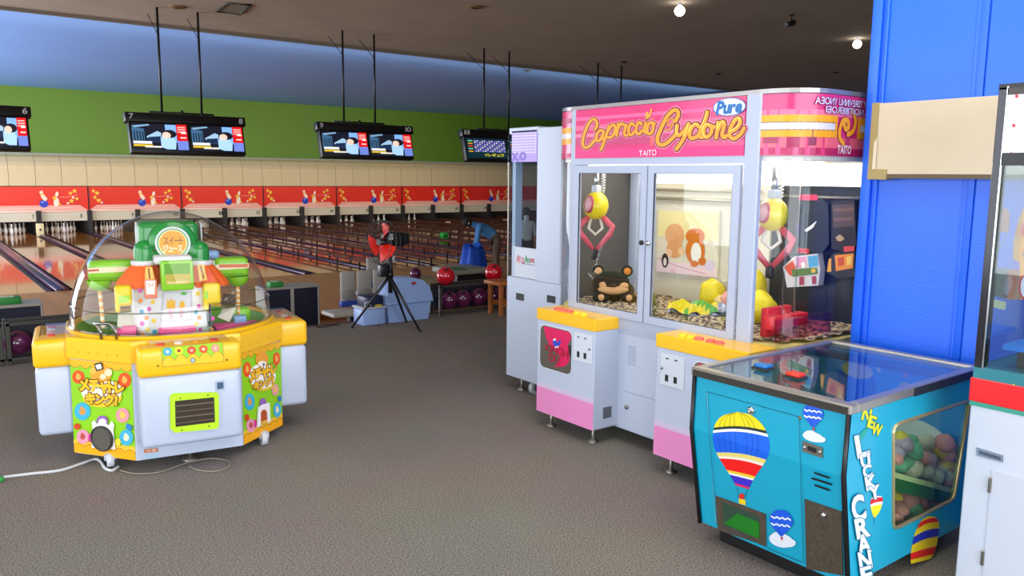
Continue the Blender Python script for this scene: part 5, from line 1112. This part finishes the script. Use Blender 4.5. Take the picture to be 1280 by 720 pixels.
D = Decal(pxplane((SX+.012, 0, 0), (1, 0, 0)), (-1, 0, 0)); zc = lambda *p: zm(640, 300, 14.4, p)
for ch, a, b, t_, bt, col in (('A', 88, 128, 262, 400, '#c83048'), ('Y', 122, 165, 290, 410, '#d0405c'), ('G', 175, 222, 320, 424, '#c83048'), ('A', 228, 285, 272, 410, '#2c8a4c'), ('n', 280, 322, 330, 414, '#3c9468'), ('o', 330, 362, 335, 405, '#c04058'), ('o', 362, 400, 335, 410, '#c83048')):
    D.text(ch, zc((a, t_), (b, t_+4), (b, bt), (a, bt-4)), col, .03)
D.stroke(zc((180, 420), (400, 455)), .7, '#3c4c98', smooth=False); D.build('logo_print', lp_)
for p in ((650, 371), (689, 374)):
    v = onX(p, SX-.001); MB().box((SX-.006, v.y-.045, v.z-.025), (SX+.002, v.y+.045, v.z+.025), bev=.003, seg=1).build('coin_slot', BLACK, SC, True)
MB().lathe([(.03, 0), (.03, .01), (.009, .018), (.009, .105)], 12, Matrix.Translation((3.66, 4.69, 0))).build('foot', STEEL, SC, True)
cs = MB().cyl((3.66, 4.51, .05), .05, .04, (0, 1, 0), 20).build('caster', mat('#b0b4bc', .4), SC, True); MB().cyl((3.66, 4.508, .05), .022, .044, (0, 1, 0), 14).build('caster_hub', DKGREY, cs, True); MB().box((3.63, 4.505, .05), (3.69, 4.555, .105), bev=.006, seg=1).build('caster_fork', STEEL, cs, True)
for x, y in ((4.1, 4.3), (4.1, 4.7), (3.66, 4.28)): MB().lathe([(.03, 0), (.03, .01), (.009, .018), (.009, .105)], 12, Matrix.Translation((x, y, 0))).build('foot', STEEL, SC, True)

# ================================================================ machine at the right edge
RM = thing('glass_crane', 'white crane game with a red stripe and black-framed glass', 'arcade machine', (3.6, .95, 0))
RX = 3.2; RY1 = 1.325
MB().box((RX, .55, .03), (4.0-.2, RY1, .76), bev=.005, seg=1).build('cabinet', mat('#ccd2e2', .35), RM, True)
MB().box((RX-.003, .55, .755), (3.8, RY1+.003, .775)).build('teal_strip', mat('#3a9a86', .4), RM, True)
MB().box((RX-.006, .55, .772), (3.8, RY1+.006, .862), bev=.003, seg=1).build('red_stripe', mat('#e8101c', .35), RM, True)
MB().box((RX, .55, .86), (3.8, RY1, .905)).build('deck', mat('#2a7a88', .3), RM, True)
MB().box((RX, RY1-.031, .90), (RX+.05, RY1, 1.935), bev=.003, seg=1).build('corner_post', mat('#2a2a30', .15, .3), RM, True)
MB().box((RX-.002, RY1-.034, .90), (RX+.004, RY1-.029, 1.935)).build('post_edge', CHROME, RM, True)
MB().box((3.74, RY1-.06, .90), (3.8, RY1, 1.935)).build('corner_post', DKGREY, RM, True)
MB().box((RX, .55, 1.925), (3.8, RY1, 1.945)).build('roof', DKGREY, RM, True)
mq = MB().box((RX+.0, .55, 1.70), (RX+.03, RY1-.031, 1.905)).build('marquee', mat('#d8dcec', .4, emit=.12), RM, True); MB().box((RX-.002, .55, 1.655), (RX+.03, RY1-.031, 1.70)).build('marquee_rail', BLACK, RM, True); MB().box((RX-.002, .55, 1.905), (RX+.03, RY1-.031, 1.93)).build('marquee_rail', mat('#3a3434', .4), RM, True)
D = Decal(pxplane((RX, 0, 0), (1, 0, 0)), (-1, 0, 0)); zq = lambda *p: zm(1200, 100, 4.5, p)
for a in ((320, 91), (303, 256), (289, 416)): D.ell(*zq(a)[0], 2.2, 2.3, '#c8203c', n=14)
for k in range(1, 5):
    D.ell(*zq((320+k*95, 98+k*8))[0], 2.2, 2.3, '#c8203c', n=14)
D.build('marquee_dots', mq)
MB().box((RX+.01, .55, .905), (RX+.015, RY1-.031, 1.655)).build('front_pane', glass('#f0f6f8', 1.2), RM, True); MB().box((RX+.05, RY1-.008, .905), (3.74, RY1-.003, 1.925)).build('side_pane', glass('#e8f0f4', 1.2), RM, True)
MB().box((RX+.12, .60, 1.885), (3.65, RY1-.15, 1.915)).build('lamp_panel', mat('#fffaf0', .4, emit=5.0), RM, True)
MB().box((3.70, .55, .905), (3.74, RY1-.06, 1.9)).build('back_wall', mat('#b8b4a0', .5), RM, True)
MB().box((RX+.06, .55, .975), (3.7, RY1-.07, .995)).build('blue_shelf', mat('#2a7ee0', .4), RM, True); MB().box((RX+.12, .55, .905), (3.7, RY1-.10, .975)).build('shelf_block', mat('#4a4240', .5), RM, True)
D = Decal(pxplane((3.699, 0, 0), (1, 0, 0)), (-1, 0, 0)); zq2 = lambda *p: zm(1200, 250, 4.5, p)
D.poly(zq2((225, 55), (260, 45), (280, 70), (275, 180), (225, 180)), '#b86848'); D.stroke(zq2((262, 182), (240, 240), (222, 270)), 1.2, '#5a3020'); D.poly(zq2((205, 380), (275, 385), (265, 560), (190, 540)), '#5a6060'); D.poly(zq2((185, 555), (262, 575), (255, 620), (180, 600)), '#d8d4a8'); D.poly(zq2((272, 390), (340, 395), (340, 560), (268, 560)), '#c07860')
D.build('back_print', RM)
sb = MB().prism([onX(p, RX+.3) for p in zq2((360, 40), (330, 110), (300, 240), (298, 330), (335, 350), (340, 560), (365, 560))], (.03, 0, 0)).build('display_sign', mat('#f0a01c', .4), RM, True)
D = Decal(pxplane((RX+.3, 0, 0), (1, 0, 0)), (-1, 0, 0)); D.ell(*zq2((365, 170))[0], 5, 9, '#d82828'); D.ell(*zq2((365, 490))[0], 7, 16, '#c82840'); D.ell(*zq2((366, 490))[0], 5.5, 13, '#e8e8f4'); D.ell(*zq2((320, 206))[0], 1.2, 1.4, '#5a3010'); D.ell(*zq2((356, 304))[0], 1.2, 1.4, '#5a3010'); D.build('display_print', sb)
v = onX((1243, 463), RX-.006); D = Decal(pxplane((RX+.0, 0, 0), (1, 0, 0)), (-1, 0, 0), base=.002); zq3 = lambda *p: zm(1190, 380, 4.0, p)
D.poly(zq3((288, 425), (292, 405), (302, 412), (310, 395), (318, 415), (326, 432), (300, 432)), '#c8e020'); D.build('green_sticker', RM)
hp = MB().prism([onX(p, RX-.001) for p in ((1221, 559), (1254, 569), (1254, 578), (1221, 569))], (-.003, 0, 0)).build('coin_return', mat('#98a4bc', .3, .5), RM, True)
MB().prism([onX(p, RX-.0045) for p in ((1224, 563), (1251, 571.5), (1251, 575.5), (1224, 567))], (-.001, 0, 0)).build('return_slot', mat('#4a5468', .4), hp, True)
dr = MB().prism([onX(p, RX-.001) for p in ((1241, 587), (1320, 612), (1320, 760), (1227, 735))], (-.004, 0, 0)).build('lower_door', mat('#c8cede', .35), RM, True)
for y in (606, 697): a = onX((1240-(y-587)*.1, y), RX); MB().box((RX-.012, a.y-.006, a.z-.03), (RX-.003, a.y+.006, a.z+.03), bev=.003, seg=1).build('hinge', STEEL, dr, True)

# ================================================================ bowling-side furniture
BALLP = mat('#5a1848', .12, noise=.3, scale=14, coat=.6); BALLR = mat('#c00c24', .1, noise=.12, scale=10, coat=.6)
def bball(c, m, lab, r=.1085):
    b = MB().ball((0, 0, 0), r, 28, k=18).build('bowling_ball', m); b.location = c
    h = MB()
    for a in (.0, .28, -.25): d = Vector((math.sin(a)*.5-.3, -.6, .7+a*.2)).normalized(); h.lathe([(.0005, .0012), (.013, .0012)], 10, Matrix.Translation(d*r) @ d.to_track_quat('Z', 'Y').to_matrix().to_4x4())
    h.build('finger_holes', mat('#0a0508', .8), b); return tag(b, lab, 'bowling ball')
RKM = mat('#5a5854', .35, .7)
def rack(x0, x1, lab, name='ball_rack', y=7.86, top=.36):
    t = thing(name, lab, 'rack', ((x0+x1)/2, y, 0))
    for x in (x0, x1-.035): 
        for yy in (y-.12, y+.09): MB().box((x, yy, 0), (x+.035, yy+.035, top), bev=.004, seg=1).build('post', RKM, t, True)
    for z in (.03, top-.035):
        for yy in (y-.12, y+.095): MB().box((x0, yy, z), (x1, yy+.03, z+.03), bev=.005, seg=1).build('rail', RKM, t, True)
    MB().box((x0+.02, y+.10, .06), (x1-.02, y+.115, top-.03)).build('back_sheet', mat('#1c1c2c', .5), t, True)
    return t
a, b = onY((544, 370), 7.84), onY((640, 370), 7.84)
rack(a.x, b.x, 'grey metal ball rack holding purple balls beside the blue bin')
for i, px_ in enumerate((561, 578, 598, 615)):
    v = onY((px_, 374), 7.855); bball((v.x, 7.855, .06+.1085-.005), BALLP, 'purple bowling ball on the lower rails of the rack by the bin')['group'] = 'purple balls on the rack by the bin'
v = onY((557, 342), 7.855); bball((v.x, 7.855, .36+.1085-.022), BALLR, 'red bowling ball on the rack top next to the blue bin')
v = onY((617, 340), 7.855); bball((v.x, 7.855, .36+.1085-.022), BALLR, 'red bowling ball on the rack top above the wooden stool')
a, b = onY((3, 430), 7.84), onY((96, 430), 7.84)
rack(a.x-.9, a.x, 'grey metal ball rack end beside the rack with one purple ball'); rack(a.x+.02, b.x, 'low metal ball rack with one purple ball behind the candy crane')
v = onY((23, 430), 7.855); bball((v.x, 7.855, .06+.1085-.005), BALLP, 'purple bowling ball on the low rack behind the candy crane')
# wooden stool
WD = mat('#a8602c', .45, noise=.15, scale=6); a, b = onY((607, 350), 7.62), onY((640, 350), 7.62)
t = thing('wooden_stool', 'small orange-brown wooden stool beside the slim white cabinet', 'stool', ((a.x+b.x)/2, 7.5, 0)); zt = a.z
MB().box((a.x, 7.36, zt-.045), (b.x, 7.66, zt), bev=.008).build('seat', WD, t, True)
for x in (a.x+.05, b.x-.08):
    for y in (7.39, 7.60): MB().box((x, y, 0), (x+.045, y+.045, zt-.04), bev=.004, seg=1).build('leg', WD, t, True)
MB().box((a.x+.06, 7.40, .10), (b.x-.05, 7.43, .15), bev=.004, seg=1).build('stretcher', WD, t, True); MB().box((a.x+.06, 7.61, .10), (b.x-.05, 7.64, .15), bev=.004, seg=1).build('stretcher', WD, t, True)
# blue bin with domed lid
a, b = onY((483, 400), 7.70), onY((540, 400), 7.70); w = (b.x-a.x)/2; cx = (a.x+b.x)/2
BB = mat('#8fa8dc', .4); t = thing('storage_bin', 'pale blue plastic bin with a domed lid behind the tripod fan', 'bin', (cx, 7.82, 0)); hz = onY((540, 373), 7.70).z; tz = onY((510, 348), 7.70).z
m = MB(); rows = [(0, .86), (hz*.5, .92), (hz, .98)]; vs = []
for z, s_ in rows: vs += [(cx-w*s_, 7.82-.12*s_, z), (cx+w*s_, 7.82-.12*s_, z), (cx+w*s_, 7.82+.12*s_, z), (cx-w*s_, 7.82+.12*s_, z)]
m.add(vs, [(0, 3, 2, 1)]+[(i*4+q, i*4+(q+1) % 4, (i+1)*4+(q+1) % 4, (i+1)*4+q) for i in (0, 1) for q in range(4)]+[(8, 9, 10, 11)]); m.build('tub', BB, t, True)
m = MB(); n = 12; prof = [(-1.03, 0), (-1.0, .25), (-.86, .6), (-.6, .88), (-.3, .98), (0, 1), (.3, .98), (.6, .88), (.86, .6), (1.0, .25), (1.03, 0)]
m.prism([(cx+w*x, 7.69, hz-.02+(tz-hz+.02)*z) for x, z in prof], (0, .26, 0), smooth=True); ld = m.build('lid', BB, t, True)
MB().box((cx-w*1.04, 7.68, hz-.03), (cx+w*1.04, 7.96, hz), bev=.01).build('lid_rim', BB, t, True)
v = onY((517, 354), 7.688); MB().lathe([(.0005, .003), (.025, .003)], 16, Matrix.Translation(v) @ Matrix.Rotation(PI/2, 4, 'X') @ Matrix.Diagonal((1.3, .7, 1, 1))).build('badge', mat('#a03040', .4), ld, True)
# case with navy lid
a, b = onY((452, 402), 7.72), onY((480, 402), 7.72); zt = onY((470, 385), 7.72).z
t = thing('tool_case', 'pale blue plastic case with a navy lid in front of the bench', 'case', ((a.x+b.x)/2, 7.8, 0))
MB().box((a.x, 7.68, 0), (b.x, 7.92, zt), bev=.015).build('tub', BB, t, True); zl_ = onY((470, 376), 7.55).z
MB().box((a.x-.01, 7.67, zt), (b.x+.01, 7.93, zt+.02), bev=.006).build('rim', mat('#b8bac4', .4), t, True)
lid = MB().box((a.x+.04, 7.68, zt+.018), (b.x-.02, 7.92, zl_+.03), bev=.02).build('lid', mat('#1c2444', .4), t, True); v = onY((473, 382), 7.679)
MB().box((v.x-.04, 7.676, v.z-.012), (v.x+.04, 7.681, v.z+.012)).build('label_plate', mat('#c8a83c', .5), lid, True)
MB().tube([(a.x+.03, 7.67, zt+.01), (a.x+.01, 7.66, zt+.07), (a.x+.06, 7.66, zt+.09), (a.x+.09, 7.67, zt+.03)], .008, 6).build('handle', mat('#c0c0c8', .4), t, True)
# bench seats on the lower floor
def bench(px0, px1, Y, nseat, lab, topy, zoff=0):
    a, b = onY((px0, topy), Y), onY((px1, topy), Y); z1 = a.z; z0 = z1-.46; zs = z0-.04
    t = thing('bench_seat', lab, 'seat', ((a.x+b.x)/2, Y, ZS)); SG_ = mat('#a3a09c', .5); w = (b.x-a.x)/nseat
    for i in range(nseat):
        x0 = a.x+i*w+.012; x1 = a.x+(i+1)*w-.012; bk_ = MB().box((x0, Y, z0), (x1, Y+.05, z1), bev=.035, seg=3).build('backrest', SG_, t, True)
        c = ((x0+x1)/2, Y-.001, z0+.13); MB().lathe([(.0005, .003), (.8*w/2, .003), (.84*w/2, 0)], 24, Matrix.Translation(c) @ Matrix.Rotation(PI/2, 4, 'X') @ Matrix.Diagonal((1, .75, 1, 1))).build('back_disc', mat('#8c8a88', .5), bk_, True)
    MB().box((a.x, Y-.03, z0-.03), (b.x, Y+.06, z0+.05), bev=.01).build('blue_rail', mat('#24409c', .4), t, True)
    MB().box((a.x-.3, Y-.42, zs-.06), (b.x, Y-.02, zs), bev=.02, seg=3).build('seat', mat('#b0aca4', .5), t, True)
    for x in (a.x+.0, b.x-.3): MB().box((x, Y-.3, ZS), (x+.12, Y-.18, zs-.05), bev=.01, seg=1).build('leg', BLACK, t, True)
    return t
bench(425, 486, 10.2, 3, 'row of three grey moulded seats with a blue rail behind the fan', 340)
bench(458, 492, 11.6, 2, 'grey moulded seat pair further back behind the fan motor', 322)
# navy consoles
def console(px0, px1, topy, Y, lab, panels):
    a, b = onY((px0, topy), Y), onY((px1, topy), Y); t = thing('navy_console', lab, 'console', ((a.x+b.x)/2, Y, ZS)); FR = mat('#b8b4ac', .35, .4); zt = a.z
    w = (b.x-a.x)/panels
    for i in range(panels):
        x0, x1 = a.x+i*w, a.x+(i+1)*w
        MB().box((x0+.025, Y, ZS+.06), (x1-.025, Y+.03, zt-.02), bev=.004, seg=1).build('panel', mat('#161c34', .5), t, True)
        for x in (x0, x1-.025): MB().box((x, Y-.01, ZS), (x+.025, Y+.35, zt), bev=.004, seg=1).build('frame_post', FR, t, True)
    MB().box((a.x, Y-.02, zt-.02), (b.x, Y+.37, zt+.015), bev=.006, seg=1).build('top', FR, t, True)
    return a, b, zt
a, b, zt = console(330, 399, 362, 11.3, 'navy two-panel console with a pale frame beyond the candy crane', 2)
def gbox(px_, Y, z, w, lab):
    v = onY((px_, 350), Y); t = thing('tissue_box', lab, 'box', (v.x, Y+.1, z)); MB().box((v.x-w/2, Y+.03, z), (v.x+w/2, Y+.2, z+.075), bev=.01).build('body', mat('#2c8c3c', .5), t, True); MB().box((v.x-w*.25, Y+.06, z+.074), (v.x+w*.25, Y+.16, z+.082), bev=.003, seg=1).build('opening', mat('#c8d8c0', .6), t, True)
gbox(347, 11.3, zt+.015, .2, 'green tissue box on the navy two-panel console')
a, b, zt = console(-30, 54, 386, 10.2, 'navy console with a pale frame behind the ball rack', 1)
gbox(8, 10.2, zt+.015, .26, 'green tissue box on the navy console behind the ball rack')
# ---- ball return by the approach
v = onZ((590, 350), ZL); Y = 12.9; a, b = onY((567, 340), Y), onY((612, 340), Y)
t = thing('ball_return', 'pale grey ball return hood with a black opening', 'ball return', ((a.x+b.x)/2, Y, ZL)); zt = onY((590, 336), Y).z
MB().box((a.x, Y, zt-.11), (b.x, Y+.8, zt), bev=.03, seg=3).build('hood', mat('#98968c', .45), t, True); MB().box((a.x+.1, Y+.02, ZL), (b.x-.05, Y+.75, zt-.1)).build('pedestal', BLACK, t, True); MB().box((a.x-.02, Y-.02, zt-.005), (a.x+.32, Y+.4, zt+.012), bev=.004, seg=1).build('green_mat', mat('#4c7c40', .7), t, True)
Y = 12.6; v = onY((520, 345), Y); t = thing('ball_return', 'beige ball return stand with a purple ball behind the blue bin', 'ball return', (v.x, Y, ZL))
zt = v.z-.05; MB().box((v.x-.3, Y-.15, ZL), (v.x+.45, Y+.5, zt), bev=.02).build('stand', mat('#a89878', .5), t, True); bball((v.x, Y+.02, zt+.09), BALLP, 'purple bowling ball on the beige ball return behind the bin', .1085)
v = onZ((555, 299), ZL+.03); t = thing('green_box', 'small bright green plastic box standing between the lanes', 'box', v); MB().box((-.13, -.1, 0), (.13, .1, .23), bev=.03).build('box', mat('#1c9c30', .4), t); MB().box((-.07, -.105, .06), (.07, -.098, .17)).build('front_panel', mat('#147424', .4), t)
# small cream blocks on the lanes (sensor boxes)
for p, Y in (((50, 285), 33.0), ((560, 281), 33.0), ((632, 277), 33.0)):
    v = onY(p, Y); o = MB().box((v.x-.12, Y-.08, v.z-.32), (v.x+.12, Y+.08, v.z+.16), bev=.015).build('sensor_box', mat('#d8c494', .5)); tag(recenter(o), 'cream sensor box standing on a lane division near the pins', 'box', 'cream sensor boxes by the pins')
    MB().box((-.03, -.085, .22), (.03, -.078, .30)).build('dark_window', BLACK, o)
# ---- fan on a tripod
FC = onZ((487, 411), 0); fy = FC.y
T = thing('tripod_fan', 'red-bladed fan on a black tripod beside the blue bin', 'fan', (FC.x, FC.y, 0)); BKP = mat('#15151a', .35)
apex = onY((487, 345), fy)
for p in ((440, 409), (525, 414), (508, 402)):
    e = onZ(p, .01); l = MB().tube([apex, apex.lerp(e, .5), e], [.017, .014, .011], 8).build('leg', BKP, T, True); MB().ball(e, .016, 10).build('rubber_foot', BLACK, l, True)
top = onY((488, 305), fy); MB().tube([onY((488, 366), fy), top], .024, 12).build('pole', BKP, T, True)
MB().tube([apex-Vector((0, 0, .02)), apex+Vector((0, 0, .05))], .04, 14).build('tripod_head', BKP, T, True)
v = onY((492, 300), fy); mo = MB().box((v.x-.12, fy-.08, v.z-.07), (v.x+.10, fy+.08, v.z+.085), bev=.03, seg=3).build('motor', BKP, T, True)
w_ = onY((489, 296), fy-.08); MB().box((w_.x-.02, fy-.083, w_.z-.03), (w_.x+.02, fy-.079, w_.z+.03)).build('white_label', mat('#d8dce0', .5), mo, True); w_ = onY((502, 298), fy); MB().box((w_.x-.02, fy-.06, w_.z-.06), (w_.x+.06, fy+.06, w_.z+.06), bev=.01).build('rear_cap', BKP, mo, True)
w_ = onY((492, 323), fy-.03); MB().box((w_.x-.016, fy-.034, w_.z-.04), (w_.x+.016, fy-.028, w_.z+.03)).build('pole_label', mat('#d0d4dc', .5), T, True); w_ = onY((484, 337), fy); MB().box((w_.x-.1, fy-.05, w_.z-.07), (w_.x-.0, fy+.04, w_.z+.06), bev=.01).build('control_box', BKP, T, True)
# blades face left and a little toward the camera
hub = onY((478, 303), fy-.05); ax = Vector((-.975, -.17, .1)).normalized(); e1 = ax.cross(Vector((0, 0, 1))).normalized(); e2 = e1.cross(ax).normalized(); RB = mat('#e01c10', .3)
MB().tube([hub-ax*.14, hub+ax*.05], .035, 14).build('hub', BKP, T, True)
for k in range(3):
    th0 = PI/2+.25+k*2*PI/3; vs = []; fs = []; nR, nA = 5, 6
    for i in range(nR+1):
        for j in range(nA+1):
            r = .035+.165*i/nR; th = th0+(j/nA-.5)*(1.2 if i > 0 else .6); vs.append(hub+(e1*math.cos(th)+e2*math.sin(th))*r+ax*((j/nA-.5)*.07))
    vs2 = [v+ax*.006 for v in vs]; N = len(vs); q = [(i*(nA+1)+j, (i+1)*(nA+1)+j, (i+1)*(nA+1)+j+1, i*(nA+1)+j+1) for i in range(nR) for j in range(nA)]
    MB().add(vs+vs2, q+[tuple(N+x for x in f[::-1]) for f in q], 0, True).build('blade', RB, T, True)
cg = MB()
for d, r in ((.06, .215), (.0, .225), (-.06, .215)): cg.tube([hub+ax*d+(e1*math.cos(2*PI*i/40)+e2*math.sin(2*PI*i/40))*r for i in range(40)], .0045, 6, closed=True)
for i in range(16):
    A = 2*PI*i/16; d = e1*math.cos(A)+e2*math.sin(A); cg.tube([hub+ax*.075+d*.03, hub+ax*.07+d*.17, hub+d*.225, hub-ax*.065+d*.17, hub-ax*.08+d*.03], .002, 4)
cg.build('guard', BKP, T, True)
cb = MB().tube(smooth3([Vector(onZ(p, .006)) for p in ((500, 400), (490, 396), (482, 400), (474, 405), (473, 407))]), .006, 6).build('fan_cable', BKP); tag(recenter(cb), 'black cable on the floor beside the tripod fan', 'cable')
cb = MB().tube(smooth3([Vector(onZ(p, .006)) for p in ((395, 409), (405, 408.5), (418, 406), (425, 406.5))]), .006, 6).build('floor_cable', BKP); tag(recenter(cb), 'black cable end lying at the carpet edge by the bench', 'cable')

# ================================================================ people
def person(lab, joints, links, parts, mats_, loc, hair=None):
    """joints: name -> (point, radius); links: bone pairs; parts: bone -> material slot"""
    me = bpy.data.meshes.new('person'); names = list(joints); idx = {n: i for i, n in enumerate(names)}
    me.from_pydata([joints[n][0] for n in names], [(idx[a], idx[b]) for a, b in links], []); o = bpy.data.objects.new('person', me); C.objects.link(o)
    md = o.modifiers.new('skin', 'SKIN'); md.use_smooth_shade = True
    sk = me.skin_vertices[0].data
    for n in names: r = joints[n][1]; sk[idx[n]].radius = r if isinstance(r, tuple) else (r, r); sk[idx[n]].use_root = (n == 'pelvis')
    sb_ = o.modifiers.new('sub', 'SUBSURF'); sb_.levels = 2; sb_.render_levels = 2
    bpy.context.view_layer.update(); m2 = bpy.data.meshes.new_from_object(o.evaluated_get(bpy.context.evaluated_depsgraph_get()))
    bpy.data.objects.remove(o); bpy.data.meshes.remove(me)
    o = bpy.data.objects.new('person', m2); C.objects.link(o); m2.materials.clear()
    for m in mats_: m2.materials.append(m)
    P = {n: Vector(joints[n][0]) for n in names}
    for f in m2.polygons:
        best = None; c = f.center
        for (a, b) in links:
            ab = P[b]-P[a]; t = max(0, min(1, (c-P[a]).dot(ab)/max(ab.length_squared, 1e-9))); d = (c-P[a]-ab*t).length/ (max(joints[a][1] if not isinstance(joints[a][1], tuple) else joints[a][1][0], .02))
            if best is None or d < best[0]: best = (d, (a, b))
        f.material_index = parts.get(best[1], 0); f.use_smooth = True
    o.location = loc; return tag(o, lab, 'person')
SKIN = mat('#c89878', .6); HAIR = mat('#141010', .8)
Jb = {}
def human(pose, lab, loc, rz, shirt, trousers, sc=1.0, grey=False):
    # pose: torso lean in radians; built facing +x
    L_ = pose; hipz = .86
    d = Vector((math.sin(L_), 0, math.cos(L_))); pv = Vector((0, 0, hipz)); ch = pv+d*.32; nk = pv+d*.50; hd = nk+Vector((math.sin(L_+.25), 0, math.cos(L_+.25)))*.17
    J = {'pelvis': (pv, (.125, .15)), 'waist': (pv+d*.14, (.11, .135)), 'chest': (ch, (.12, .165)), 'neck': (nk, .06), 'head': (hd, .088), 'crown': (hd+(hd-nk).normalized()*.075, .075)}
    K = [('pelvis', 'waist'), ('waist', 'chest'), ('chest', 'neck'), ('neck', 'head'), ('head', 'crown')]; M_ = {('pelvis', 'waist'): 0, ('waist', 'chest'): 0, ('chest', 'neck'): 0, ('neck', 'head'): 2, ('head', 'crown'): 3}
    for s_, n in ((1, 'L'), (-1, 'R')):
        sh = pv+d*.44+Vector((0, s_*.17, 0)); arm = Vector((math.sin(L_*.12)*.3+.08, s_*.03, -1)).normalized() if L_ > .5 else Vector((.05, s_*.12, -1)).normalized()
        el = sh+arm*.27; wr = el+(arm+Vector((.25, 0, 0))).normalized()*.24; hn = wr+(arm+Vector((.2, 0, 0))).normalized()*.08
        J.update({'sh'+n: (sh, .062), 'el'+n: (el, .044), 'wr'+n: (wr, .032), 'hn'+n: (hn, (.02, .036))}); K += [('chest', 'sh'+n), ('sh'+n, 'el'+n), ('el'+n, 'wr'+n), ('wr'+n, 'hn'+n)]; M_.update({('chest', 'sh'+n): 0, ('sh'+n, 'el'+n): 0, ('el'+n, 'wr'+n): 0 if L_ > .5 else 2, ('wr'+n, 'hn'+n): 2})
        up_ = (hn-wr).normalized()
        for q, (off, ln) in enumerate(((-.024, .055), (-.008, .065), (.008, .062), (.024, .048))):
            a = hn+Vector((off, 0, 0))+up_*.02; b = a+(up_+Vector((-.1, -.1*s_, 0))).normalized()*ln; J['f%s%d' % (n, q)] = (a, .0095); J['g%s%d' % (n, q)] = (b, .008); K += [('hn'+n, 'f%s%d' % (n, q)), ('f%s%d' % (n, q), 'g%s%d' % (n, q))]; M_.update({('hn'+n, 'f%s%d' % (n, q)): 2, ('f%s%d' % (n, q), 'g%s%d' % (n, q)): 2})
        th = hn+Vector((.045, 0, 0))-up_*.005; J['t'+n] = (th, .0095); J['u'+n] = (th+(up_+Vector((.3, 0, 0))).normalized()*.04, .008); K += [('hn'+n, 't'+n), ('t'+n, 'u'+n)]; M_.update({('hn'+n, 't'+n): 2, ('t'+n, 'u'+n): 2})
        hp = pv+Vector((0, s_*.09, -.06)); kn = Vector((.02, s_*.10, .47)); an = Vector((-.02, s_*.10, .085)); ft = Vector((.14, s_*.11, .035))
        J.update({'hp'+n: (hp, .095), 'kn'+n: (kn, .062), 'an'+n: (an, .042), 'ft'+n: (ft, (.035, .042))}); K += [('pelvis', 'hp'+n), ('hp'+n, 'kn'+n), ('kn'+n, 'an'+n), ('an'+n, 'ft'+n)]; M_.update({('pelvis', 'hp'+n): 1, ('hp'+n, 'kn'+n): 1, ('kn'+n, 'an'+n): 1, ('an'+n, 'ft'+n): 4})
    o = person(lab, J, K, M_, [shirt, trousers, SKIN, HAIR, BLACK], loc); o.rotation_euler = (0, 0, rz); o.scale = (sc, sc, sc)
    f = (hd-nk).normalized(); fw = Vector((math.cos(L_+.25), 0, -math.sin(L_+.25)))
    for s_ in (-1, 1):
        MB().ball(hd+fw*.082+Vector((0, s_*.03, 0))+f*.02, .011, 8, k=6).build('eye', mat('#181412', .3), o); MB().ball(hd+Vector((0, s_*.088, 0)), .022, 8, sc=(.7, .4, 1.2), k=6).build('ear', SKIN, o)
    MB().ball(hd+fw*.092-f*.01, .014, 8, sc=(1.2, .8, 1.3), k=6).build('nose', SKIN, o); MB().ball(hd+fw*.083-f*.05, .016, 8, sc=(.5, 1.3, .4), k=6).build('mouth', mat('#8c4a44', .5), o)
    MB().ball(hd+f*.04-fw*.012, .098, 18, sc=(1.02, 1.0, .98), k=10, M=Matrix.Rotation(L_+.05, 3, 'Y'), a0=-.15).build('hair', HAIR, o)
    return o
v = onZ((613, 352), ZL); YP_ = 14.6; v = onY((621, 352), YP_)
human(1.08, 'person in a blue shirt bending over beside the blue cloth', (v.x-.0, YP_, ZL), math.radians(150), mat('#3f78ac', .8, bump=.3, bscale=20), mat('#5a4638', .8), 1.06)
# blue cloth draped over a low stand
a, b = onY((574, 344), 14.3), onY((608, 344), 14.3); t_z = onY((588, 308), 14.3).z; cx = (a.x+b.x)/2; w = (b.x-a.x)/2; m = MB(); n = 36; rows = []
for k in range(7):
    t = k/6; z = ZL+(t_z-ZL)*(1-t**1.15); sc = .5+.62*t
    rows.append([(cx+w*sc*math.cos(2*PI*q/n)*(1+.10*t*math.sin(q*1.9+k))+.06*(1-t)*math.sin(q), 14.3+.28*sc*math.sin(2*PI*q/n)*(1+.10*t*math.cos(q*2.3)), z+(.07*math.sin(2*PI*q/n*2+1) if k == 0 else 0)) for q in range(n)])
m.add([v for r in rows for v in r], [(k*n+q, k*n+(q+1) % n, (k+1)*n+(q+1) % n, (k+1)*n+q) for k in range(6) for q in range(n)]+[list(range(n))], 0, True)
tag(recenter(m.build('blue_cloth', mat('#0c4cc0', .6, bump=.3, bscale=12))), 'bright blue cloth draped over a low stand by the lanes', 'cloth')
YP_ = 14.5; v = onY((658, 300), YP_); human(.05, 'person in a pale grey shirt standing beyond the slim cabinet', (v.x, YP_, ZL-.06), math.radians(60), mat('#c8c8c4', .8), mat('#2a2624', .8), .97)
